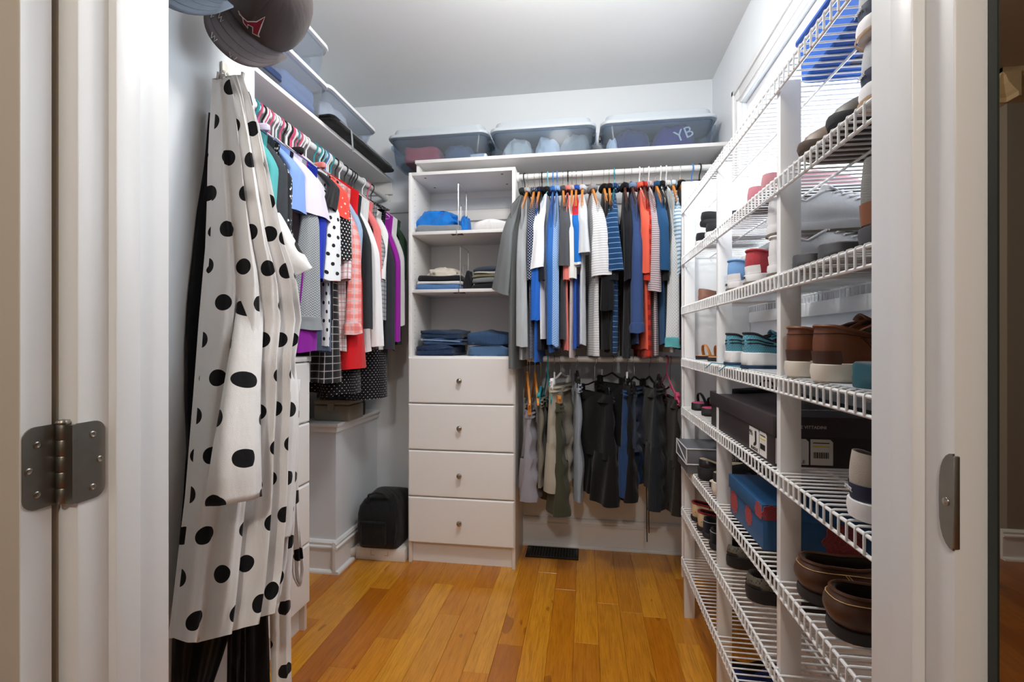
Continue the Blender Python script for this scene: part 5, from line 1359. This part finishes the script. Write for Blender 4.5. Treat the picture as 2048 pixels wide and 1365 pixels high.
# ================================================================ footwear
def shape(t, heel=0.72):
    e0 = min(1.0, (t / 0.13)) ; e0 = math.sqrt(max(0, 1 - (1 - e0) ** 2))
    e1 = min(1.0, (1 - t) / 0.26); e1 = math.sqrt(max(0, 1 - (1 - e1) ** 2))
    s = min(1, max(0, (t - 0.28) / 0.36)); s = s * s * (3 - 2 * s)
    return e0 * e1 * lerp(heel, 1.0, s)
def ringparams(K=18):
    ts = [(1 - cos(PI * k / K)) / 2 for k in range(K + 1)]
    return [(t, 1) for t in ts] + [(t, -1) for t in reversed(ts[1:-1])]
RP = ringparams()
def shoe(label, loc, rz, m_up, m_sole, L=0.285, Wd=0.10, sole=(0.028, 0.018), heel=0.078, side=0.056, throat=0.088, tp=0.52, m_in=None, laces=None, toecap=None, stitch=None, rimband=None, name='shoe', group='shoes on the rack', rot=None, cat='shoe', stripe=None, heelpatch=None, sole2=None, bulge=1.0):
    t = thing(name, label, cat, loc, rz, group, rot)
    m_in = m_in or FB('dark_lining', (40, 38, 38))
    def B(tt, s, off=0.0):
        return Vector((s * (Wd / 2 * shape(tt) + off * (1 if shape(tt) > 0.05 else 0)), L * tt + (off * (2 * tt - 1)), 0))
    def soletop(tt):
        return lerp(sole[0], sole[1], min(1, max(0, (tt - 0.2) / 0.45))) + 0.012 * max(0, (tt - 0.78) / 0.22) ** 2
    def spring(tt): return 0.012 * max(0, (tt - 0.78) / 0.22) ** 2
    rows = []
    for f, off in ((0.0, -0.005), (0.12, 0.002), (0.55, 0.004), (0.95, 0.003), (1.0, -0.003)):
        rows.append([B(tt, s, off) + Vector((0, 0, lerp(spring(tt), soletop(tt), f))) for tt, s in RP])
    so = MB().grid(rows, None, True, True, True).build('sole', m_sole, t, ang=0.9)
    if sole2:
        rows = []
        for f, off in ((0.02, 0.0045), (0.14, 0.0052), (0.24, 0.0048)):
            rows.append([B(tt, s, off) + Vector((0, 0, lerp(spring(tt), soletop(tt), f))) for tt, s in RP])
        MB().grid(rows, None, True).build('outsole_band', sole2, so, ang=0.9)
    def rimz(tt): return tab([(0, heel), (0.15, heel * 0.97), (0.5, side), (0.8, lerp(side, throat, 0.75)), (1, throat)], tt)
    def Rm(tt, s):
        e0 = min(1.0, tt / 0.22); e0 = math.sqrt(max(0, 1 - (1 - e0) ** 2)); e1 = min(1.0, (1 - tt) / 0.5); e1 = math.sqrt(max(0, 1 - (1 - e1) ** 2))
        w_ = Wd / 2 * lerp(0.60, 0.52, tt) * e0 * e1
        return Vector((s * w_, lerp(0.010 * L, tp * L, tt), 0))
    def U(tt, s, q, off=0.0):
        b, r = B(tt, s, -0.002), Rm(tt, s)
        e = q ** lerp(1.5, 1.25, tt); g = q ** lerp(1.0, 0.60, tt)
        p = b.lerp(r, e)
        swell = bulge * 0.0028 * sin(PI * q) * (1 - tt * 0.4)
        p.x += s * swell * (1 if shape(tt) > 0.2 else 0); p.y += -swell * (tt < 0.08)
        z = lerp(soletop(tt) - 0.004, sole[1] + rimz(tt), g)
        n = Vector((p.x, (p.y - L * 0.45) * (0.9 if tt < 0.1 else 0.35), 0.015 + 0.04 * tt)).normalized()
        return Vector((p.x, p.y, z)) + n * off
    NQ = 12
    rows = [[U(tt, s, k / NQ) for tt, s in RP] for k in range(NQ + 1)]
    UV = [[(p.y, p.z + p.x * 0.3) for p in r] for r in rows]
    up = MB().grid(rows, UV, True).build('upper', m_up, t, ang=1.2)
    # lining down to the insole
    rr = [[U(tt, s, 1.0) for tt, s in RP]]
    for fz, sc in ((-0.002, 0.93), (-0.3, 0.90), (-0.75, 0.95)):
        row = []
        for (tt, s), p in zip(RP, rr[0]):
            c_ = Vector((0, tp * L * 0.5, p.z))
            q = c_ + (p - c_) * sc; zt = p.z
            q.z = zt + (fz * (zt - sole[1] - 0.008) if fz < -0.01 else fz)
            row.append(q)
        rr.append(row)
    MB().grid(rr, None, True, False, True).build('lining', m_in, t, ang=1.2)
    if rimband:
        MB().tube([U(tt, s, 0.985, 0.001) for tt, s in RP], 0.0036, 6, closed=True).build('collar', rimband, t)
    if stitch:
        for q in (0.80,):
            MB().tube([U(tt, s, q, 0.0008) for tt, s in RP], 0.0009, 4, closed=True).build('stitching', stitch, up)
        for dt in (0.30, 0.325):
            MB().tube([U(dt, 1, q, 0.0008) for q in (0.02, 0.2, 0.4, 0.6, 0.78)], 0.0009, 4).build('stitching', stitch, up)
            MB().tube([U(dt, -1, q, 0.0008) for q in (0.02, 0.2, 0.4, 0.6, 0.78)], 0.0009, 4).build('stitching', stitch, up)
    if laces:
        for k in range(5):
            q = 0.95 - 0.11 * k
            ids = [(0.80, 1), (0.90, 1), (0.97, 1), (1.0, 1), (0.97, -1), (0.90, -1), (0.80, -1)]
            MB().tube([U(a, s, q, 0.003) for a, s in ids], 0.0024, 5).build('lace', laces, up)
        MB().grid([[Vector((s * 0.024, tp * L + dy, throat + sole[1] + dz - 0.010 * s * s)) for s in (-1, -0.6, -0.2, 0.2, 0.6, 1)] for dy, dz in ((0.03, -0.016), (0.012, -0.003), (-0.004, 0.007), (-0.016, 0.013))]).build('tongue', m_up, t, thick=0.004)
    if toecap:
        rws = [[U(tt, s, q, 0.0012) for tt, s in ([(0.80, 1), (0.87, 1), (0.93, 1), (0.98, 1), (1.0, 1), (0.98, -1), (0.93, -1), (0.87, -1), (0.80, -1)])] for q in (0.02, 0.1, 0.2, 0.3, 0.4)]
        MB().grid(rws).build('toe_cap', toecap, up, ang=1.0)
    if stripe:
        for q in (0.45, 0.62):
            MB().tube([U(tt, s, q + 0.06 * sin(tt * 20), 0.001) for tt, s in ([(0.30, 1), (0.2, 1), (0.12, 1), (0.05, 1), (0.0, 1), (0.05, -1), (0.12, -1), (0.2, -1), (0.3, -1)])], 0.0022, 5).build('heel_stripe', stripe, up)
    if heelpatch:
        rws = [[U(tt, s, q, 0.0022) for tt, s in [(a_, 1) for a_ in (0.10, 0.08, 0.06, 0.04, 0.025, 0.012, 0.004, 0.0)] + [(a_, -1) for a_ in (0.004, 0.012, 0.025, 0.04, 0.06, 0.08, 0.10)]] for q in (0.05, 0.12, 0.2, 0.28, 0.36)]
        MB().grid(rws).build('heel_patch', heelpatch, up)
    t['_L'] = L
    return t
def flat(label, loc, rz, m, Ls=0.27, Wd=0.10, h=0.022, strap=None, name='flip_flop', cat='flip-flop', foot=None, rot=None, thong=False, group='shoes on the rack', straps=0, wedge=0.0, high=0.055):
    t = thing(name, label, cat, loc, rz, group, rot)
    def ring(z, off, wz): return [Vector((s * max(0, Wd / 2 * shape(tt, 0.8) + off), Ls * tt, z + wz * max(0, 1 - tt / 0.6))) for tt, s in RP]
    MB().grid([ring(0, -0.004, 0), ring(0.003, 0, 0), ring(h * 0.45, 0.001, wedge * 0.5), ring(h * 0.5, -0.001, wedge * 0.5), ring(h * 0.9, 0.0, wedge), ring(h, -0.004, wedge)], None, True, True, True).build('sole', m, t, ang=0.9)
    if foot: MB().grid([ring(h, -0.006, wedge), ring(h + 0.002, -0.008, wedge)], None, True, False, True).build('footbed', foot, t)
    if strap:
        if thong:
            for s in (-1, 1):
                MB().tube([(0, Ls * 0.80, h - 0.004), (s * 0.006, Ls * 0.76, h + 0.02), (s * Wd * 0.3, Ls * 0.6, h + 0.036), (s * Wd * 0.46, Ls * 0.42, h - 0.002)], 0.006, 8, flat=0.5).build('strap', strap, t)
        elif straps == 0:
            rws = []
            for y in (0.48, 0.55, 0.64, 0.72):
                rws.append([Vector((Wd * 0.52 * cos(a), Ls * y, h * 0.4 + high * sin(a) * (1 - abs(y - 0.58)))) for a in [PI * k / 12 for k in range(13)]])
            MB().grid(rws).build('strap', strap, t, thick=0.005, ang=1.2)
        for k in range(straps):
            y = (0.72, 0.55, 0.18)[k]
            MB().tube([(Wd * 0.46 * cos(a), Ls * (y - 0.05 * sin(a) * (k == 2)), h * 0.7 + wedge * max(0, 1 - y / 0.6) + (0.030 + 0.010 * k) * sin(a)) for a in [PI * j / 10 for j in range(11)]], 0.006, 6, flat=0.35).build('strap', strap, t)
    return t
RZ = -PI / 2
def spot(px, x, i): p = atx(px, 600, x); return (x, p.y, on(i))
LEA = mat('brown_leather', (116, 66, 38), 0.42, var=0.25, vscale=9, bump=0.08, bscale=160)
LEA2 = mat('dark_brown_leather', (82, 52, 36), 0.4, var=0.3, vscale=7, bump=0.08, bscale=160)
BLKL = mat('black_leather', (26, 26, 30), 0.32, bump=0.05)
CRS = mat('cream_rubber', (226, 218, 204), 0.6); WHR = mat('white_rubber', (236, 236, 238), 0.5); DKR = mat('dark_rubber', (34, 34, 38), 0.65)
TANS = FB('tan_stitch', (214, 178, 120)); KNIT = fabric('teal_knit', 'dots', ((78, 140, 162), (120, 176, 190)), 0.005, 0.5)
BKR = FB('black_collar', (30, 32, 40))
# running shoes
for k, px in enumerate((1486, 1452)):
    t = shoe('teal blue running shoe with white midsole, %s' % ('beside the brown leather shoes' if k == 0 else 'next to the tan sandals'), spot(px, 0.437, 3), RZ, KNIT, WHR, 0.29, 0.10, (0.046, 0.03), 0.070, 0.042, 0.068, 0.5, BKR, FB('teal_lace', (60, 150, 170)), None, None, BKR, 'running_shoe', stripe=BKR, sole2=mat('navy_outsole', (26, 58, 88), 0.5))
    if k == 0: text_mesh('GLYCERIN GTS', 0.0095, 'lettering', mat('grey_print', (70, 72, 80), 0.5), t, (0.0505, 0.11, 0.034), (PI / 2, 0, PI / 2))
    MB().tube([(-0.02, 0.02, 0.004), (-0.05, -0.005, 0.003), (-0.09, -0.02, 0.004), (-0.11, -0.035, -0.015)], 0.0016, 5).build('loose_lace', FB('teal_lace', (0, 0, 0)), t)
for k, yy in enumerate((0.978, 1.098)):
    t = shoe('brown leather shoe with a thick cream sole, %s' % ('beside the grey slide sandal' if k == 0 else 'beside the running shoes'), (0.432, yy + 0.003, on(3)), RZ, LEA, CRS, 0.31, 0.108, (0.036, 0.03), 0.078, 0.060, 0.092, 0.5, FB('brown_lining', (44, 34, 30)), FB('dark_lace', (40, 30, 26)), None, FB('brown_thread', (70, 40, 26)), LEA, 'leather_shoe', heelpatch=mat('dark_heel_leather', (74, 44, 34), 0.4))
    MB().tube([(0.0565 * (1 if k == 0 else 1), 0.02 + 0.03 * j, 0.037) for j in range(9)], 0.0012, 4).build('welt', FB('welt_thread', (206, 196, 180)), t)
    MB().box(0.0465, 0.0515, 0.075, 0.10, 0.075, 0.098).build('side_tab', mat('dark_tab', (44, 42, 40), 0.6), t, bevel=0.001)
flat('grey and teal cushioned slide sandal on the leather shoe shelf', (0.442, 0.860, on(3)), RZ, mat('teal_foam', (34, 86, 98), 0.6), 0.27, 0.11, 0.042, FB('slate_strap', (72, 80, 96)), 'slide_sandal', 'sandal', mat('grey_foam', (92, 96, 102), 0.7), high=0.12)
for k, (px, x) in enumerate(((1392, 0.445), (1416, 0.45))):
    flat('tan strappy sandal with a buckle, %s' % ('against the rack end panel' if k == 0 else 'next to the running shoes'), spot(px, x, 3), RZ + 0.1, DKR, 0.25, 0.085, 0.016, mat('tan_leather', (184, 116, 54), 0.45), 'sandal', 'sandal', mat('tan_footbed', (196, 140, 84), 0.6), straps=3)
# third shelf: canvas sneakers
def canvas(label, px, i, col, nm, dz=0.0, x=0.44, star=False, rot=None):
    p = spot(px, x, i); p = (p[0], p[1], p[2] + dz)
    t = shoe(label, p, RZ, FB(nm, col), WHR, 0.275, 0.098, (0.028, 0.028), 0.066, 0.05, 0.082, 0.5, FB('white_lining', (222, 222, 222)), FB('white_lace', (236, 236, 236)), WHR, None, FB(nm, col), 'canvas_sneaker', 'shoes on the rack', None, 'sneaker', heelpatch=WHR, sole2=mat('gum_line', (120, 110, 96), 0.7))
    if star: text_mesh('STAR', 0.010, 'lettering', INK, t, (0, -0.0056, 0.018), (PI / 2, 0, 0))
    return t
canvas('light blue canvas sneaker with a white sole', 1456, 2, (122, 168, 222), 'light_blue_canvas', star=True)
canvas('brick red canvas sneaker with a white toe', 1492, 2, (176, 66, 74), 'brick_red_canvas', star=True)
canvas('white leather sneaker under another behind the rack post', 1540, 2, (224, 224, 226), 'white_canvas')
canvas('white leather sneaker stacked on its pair behind the rack post', 1538, 2, (224, 224, 226), 'white_canvas', 0.098, 0.445)
for k, px in enumerate((1588, 1640)):
    flat('dark grey foam flip-flop lying flat, %s' % ('behind the rack post' if k == 0 else 'beside the grey felt slipper'), (0.446, atx(px, 600, 0.446).y, on(2)), RZ, mat('dark_grey_foam', (72, 72, 76), 0.7), 0.27, 0.10, 0.03, mat('grey_strap', (96, 96, 100), 0.6), thong=True)
WOOL = FB('grey_felt', (128, 128, 126), bump=0.5)
shoe('grey felt slipper boot with a brown leather base', (0.445, 0.842, on(2)), RZ, WOOL, mat('charcoal_sole', (70, 70, 74), 0.7), 0.26, 0.105, (0.03, 0.02), 0.12, 0.11, 0.13, 0.5, FB('felt_lining', (170, 168, 164)), None, None, None, None, 'slipper_boot', heelpatch=mat('cognac_leather', (126, 76, 42), 0.5), cat='slipper')
flat('black wedge sandal on the third shelf by the end panel', spot(1398, 0.45, 2), RZ + 0.2, mat('cork', (140, 100, 84), 0.8), 0.24, 0.085, 0.02, BLKL, 'wedge_sandal', 'sandal', BLKL, straps=2, wedge=0.03)
flat('black strap sandal beside the light blue sneaker', spot(1424, 0.50, 2), RZ - 0.1, DKR, 0.24, 0.085, 0.02, BLKL, 'sandal', 'sandal', BLKL, straps=3, wedge=0.02)
# second shelf
for k, (px, dz, lb) in enumerate(((1392, 0.0, 'black and white slip-on flat at the end panel'), (1412, 0.0, 'black and white slip-on flat beside the rack post'), (1402, 0.062, 'black slip-on flat stacked on top of two others'))):
    p = spot(px, 0.442, 1)
    shoe(lb, (p[0], p[1], p[2] + dz), RZ, FB('black_canvas', (44, 44, 48)), WHR if k < 2 else DKR, 0.25, 0.085, (0.022, 0.018), 0.036, 0.028, 0.04, 0.62, FB('pale_lining', (200, 196, 190)), name='flat_shoe')
for k, (px, col) in enumerate(((1496, (196, 128, 140)), (1524, (190, 134, 140)))):
    shoe('rose pink slip-on on the second shelf, %s' % ('by the middle rack post' if k == 0 else 'beside its pair'), spot(px, 0.47, 1), RZ, FB('rose_cloth_%d' % k, col), mat('charcoal_outsole', (52, 54, 58), 0.7), 0.25, 0.09, (0.02, 0.018), 0.05, 0.04, 0.055, 0.58, name='flat_shoe')
shoe('brown boat shoe on the second shelf beside the rack post', (0.735, atx(1616, 600, 0.45).y, on(1)), -RZ - 0.03, mat('taupe_leather', (104, 82, 62), 0.5, var=0.2), mat('brown_outsole', (78, 60, 46), 0.6), 0.295, 0.105, (0.024, 0.02), 0.05, 0.042, 0.07, 0.5, laces=FB('tan_lace', (180, 150, 110)), name='boat_shoe')
shoe('dark olive boat shoe beside the brown one', (0.735, atx(1678, 600, 0.45).y, on(1)), -RZ - 0.03, mat('dark_olive_leather', (66, 58, 44), 0.5, var=0.2), DKR, 0.295, 0.105, (0.024, 0.02), 0.05, 0.042, 0.07, 0.5, name='boat_shoe')
for k in range(2):
    t = shoe(['pale grey deck sneaker with a navy heel label on the second shelf', 'pale grey deck sneaker stacked on its pair on the second shelf'][k], (0.440 - 0.004 * k, 0.835, on(1) + 0.104 * k), RZ - 0.12, FB('pale_grey_canvas', (186, 190, 194)), WHR, 0.285, 0.104, (0.03, 0.026), 0.07, 0.055, 0.085, 0.5, FB('navy_lining', (70, 84, 110)), None, None, None, None, 'deck_sneaker', cat='sneaker', heelpatch=mat('navy_label', (32, 44, 72), 0.5), sole2=mat('tan_gum', (170, 140, 110), 0.7))
    text_mesh('SPERRY.', 0.0085, 'lettering', WHR, t, (0, -0.0040, 0.045), (PI / 2, 0, 0))
# boot box shelf
for k, (px, x) in enumerate(((1384, 0.45), (1404, 0.455))):
    flat('black sporty sandal with a pink footbed, %s' % ('against the end panel' if k == 0 else 'touching the boot box'), spot(px, x, 4), RZ + 0.15, DKR, 0.25, 0.09, 0.03, BKR, 'sport_sandal', 'sandal', mat('pink_footbed', (206, 64, 110), 0.6), straps=3)
flat('black strappy sandal lying on the boot box', (0.50, 1.70, on(4) + 0.118), RZ + 0.5, DKR, 0.2, 0.07, 0.012, BKR, 'sandal', 'sandal', straps=1)
t = shoe('sand canvas deck shoe with a navy heel label on the boot box shelf', (0.440, 0.872, on(4)), RZ - 0.15, FB('sand_canvas', (178, 168, 156)), WHR, 0.285, 0.106, (0.034, 0.028), 0.085, 0.065, 0.09, 0.5, FB('sand_lining', (120, 112, 104)), None, None, None, None, 'deck_shoe', heelpatch=mat('navy_label', (0, 0, 0), 0.5))
text_mesh('SPERRY.', 0.0095, 'lettering', WHR, t, (0, -0.0040, 0.050), (PI / 2, 0, 0))
MB().lathe([(0.006, 0), (0.006, 0.002), (0.003, 0.0025)], 12, (0.048, 0.06, 0.09), 'x').build('eyelet', STEEL, t)
shoe('navy rope-soled shoe beside the sand deck shoe', (0.445, 0.752, on(4)), RZ, FB('navy_canvas', (40, 54, 84)), fabric('rope_sole', 'stripe', ((226, 226, 226), (50, 60, 84)), 0.008, 0.5), 0.27, 0.1, (0.03, 0.026), 0.06, 0.05, 0.07, 0.55, name='canvas_shoe')
# blue box shelf
for k, px in enumerate((1408, 1440)):
    t = shoe(['black patent wedge shoe in front of the grey lettered box', 'black shoe with white bands beside the blue patterned box'][k], ((0.437, 0.44)[k], (1.93, 1.738)[k], on(5)), RZ + (0.03, 0.03)[k], BLKL, DKR if k == 0 else CRS, 0.26, 0.09, (0.05, 0.018), 0.062, 0.04, 0.05, 0.62, FB('beige_insole', (206, 192, 164)), name='wedge_shoe')
    MB().tube([(0.05 * cos(a), 0.17, 0.055 + 0.05 * sin(a)) for a in [PI * j / 10 for j in range(11)]], 0.007, 6, flat=0.4).build('strap', CREAMC if k else BLKL, t)
flat('black sandal with a round cream footbed beside the wedge shoe', (0.452, 1.835, on(5)), RZ, DKR, 0.25, 0.09, 0.02, BLKL, 'sandal', 'sandal', mat('cream_footbed', (226, 214, 186), 0.6), straps=2)
flat('black and white cross-strap sandal behind the blue patterned box', (0.49, 1.636, on(5)), RZ, DKR, 0.24, 0.09, 0.024, mat('ivory_leather', (222, 212, 190), 0.5), 'sandal', 'sandal', BLKL, straps=2, wedge=0.035)
for k, px in enumerate((1662, 1602)):
    shoe('brown leather loafer with tan stitching, %s' % ('furthest from the blue patterned box' if k == 0 else 'next to the blue patterned box'), spot(px, 0.448, 5), RZ + 0.03, LEA2, mat('loafer_sole', (40, 38, 40), 0.6), 0.30, 0.112, (0.026, 0.018), 0.066, 0.058, 0.062, 0.60, FB('brown_lining', (0, 0, 0)), None, None, TANS, LEA2, 'loafer', bulge=3.5)
# clog shelf
LEO = fabric('leopard_cloth', 'print', ((206, 178, 140), (44, 34, 30)), 0.02, 0.30)
for k, px in enumerate((1384, 1396)):
    shoe('leopard print slip-on, %s' % ('against the rack end panel' if k == 0 else 'beside the black quilted shoe'), spot(px, 0.44, 6), RZ + 0.05, LEO, DKR, 0.25, 0.085, (0.02, 0.016), 0.06, 0.046, 0.062, 0.58, rimband=FB('red_rim', (150, 30, 44)), name='slip_on_shoe')
for k, px in enumerate((1407, 1421)):
    shoe('black quilted slip-on shoe, %s' % ('beside the leopard print pair' if k == 0 else 'beside the grey wool clogs'), spot(px, 0.446, 6), RZ + 0.05, FB('black_quilt', (24, 26, 34), bump=0.6), DKR, 0.25, 0.085, (0.022, 0.018), 0.056, 0.046, 0.06, 0.58, stitch=FB('white_stitch', (190, 194, 200)), name='slip_on_shoe')
TWD = fabric('grey_tweed', 'print', ((128, 124, 112), (60, 58, 56)), 0.006, 0.4, bump=0.5)
for k, px in enumerate((1494, 1452)):
    shoe('grey tweed clog with a black treaded sole, %s' % ('next to the middle rack post' if k == 0 else 'beside the quilted shoes'), spot(px, 0.466, 6), RZ - 0.08, TWD, mat('clog_sole', (30, 31, 34), 0.6), 0.28, 0.104, (0.042, 0.026), 0.048, 0.05, 0.07, 0.55, FB('clog_lining', (70, 66, 62)), name='clog', heelpatch=BLKL, cat='clog')
shoe('blue and white sneaker on the floor under the lowest wire shelf', (0.50, 1.78, 0.0), RZ, FB('cobalt_mesh', (40, 60, 130)), WHR, 0.28, 0.1, (0.03, 0.024), 0.07, 0.055, 0.085, 0.5, None, FB('white_lace', (0, 0, 0)), name='running_shoe')
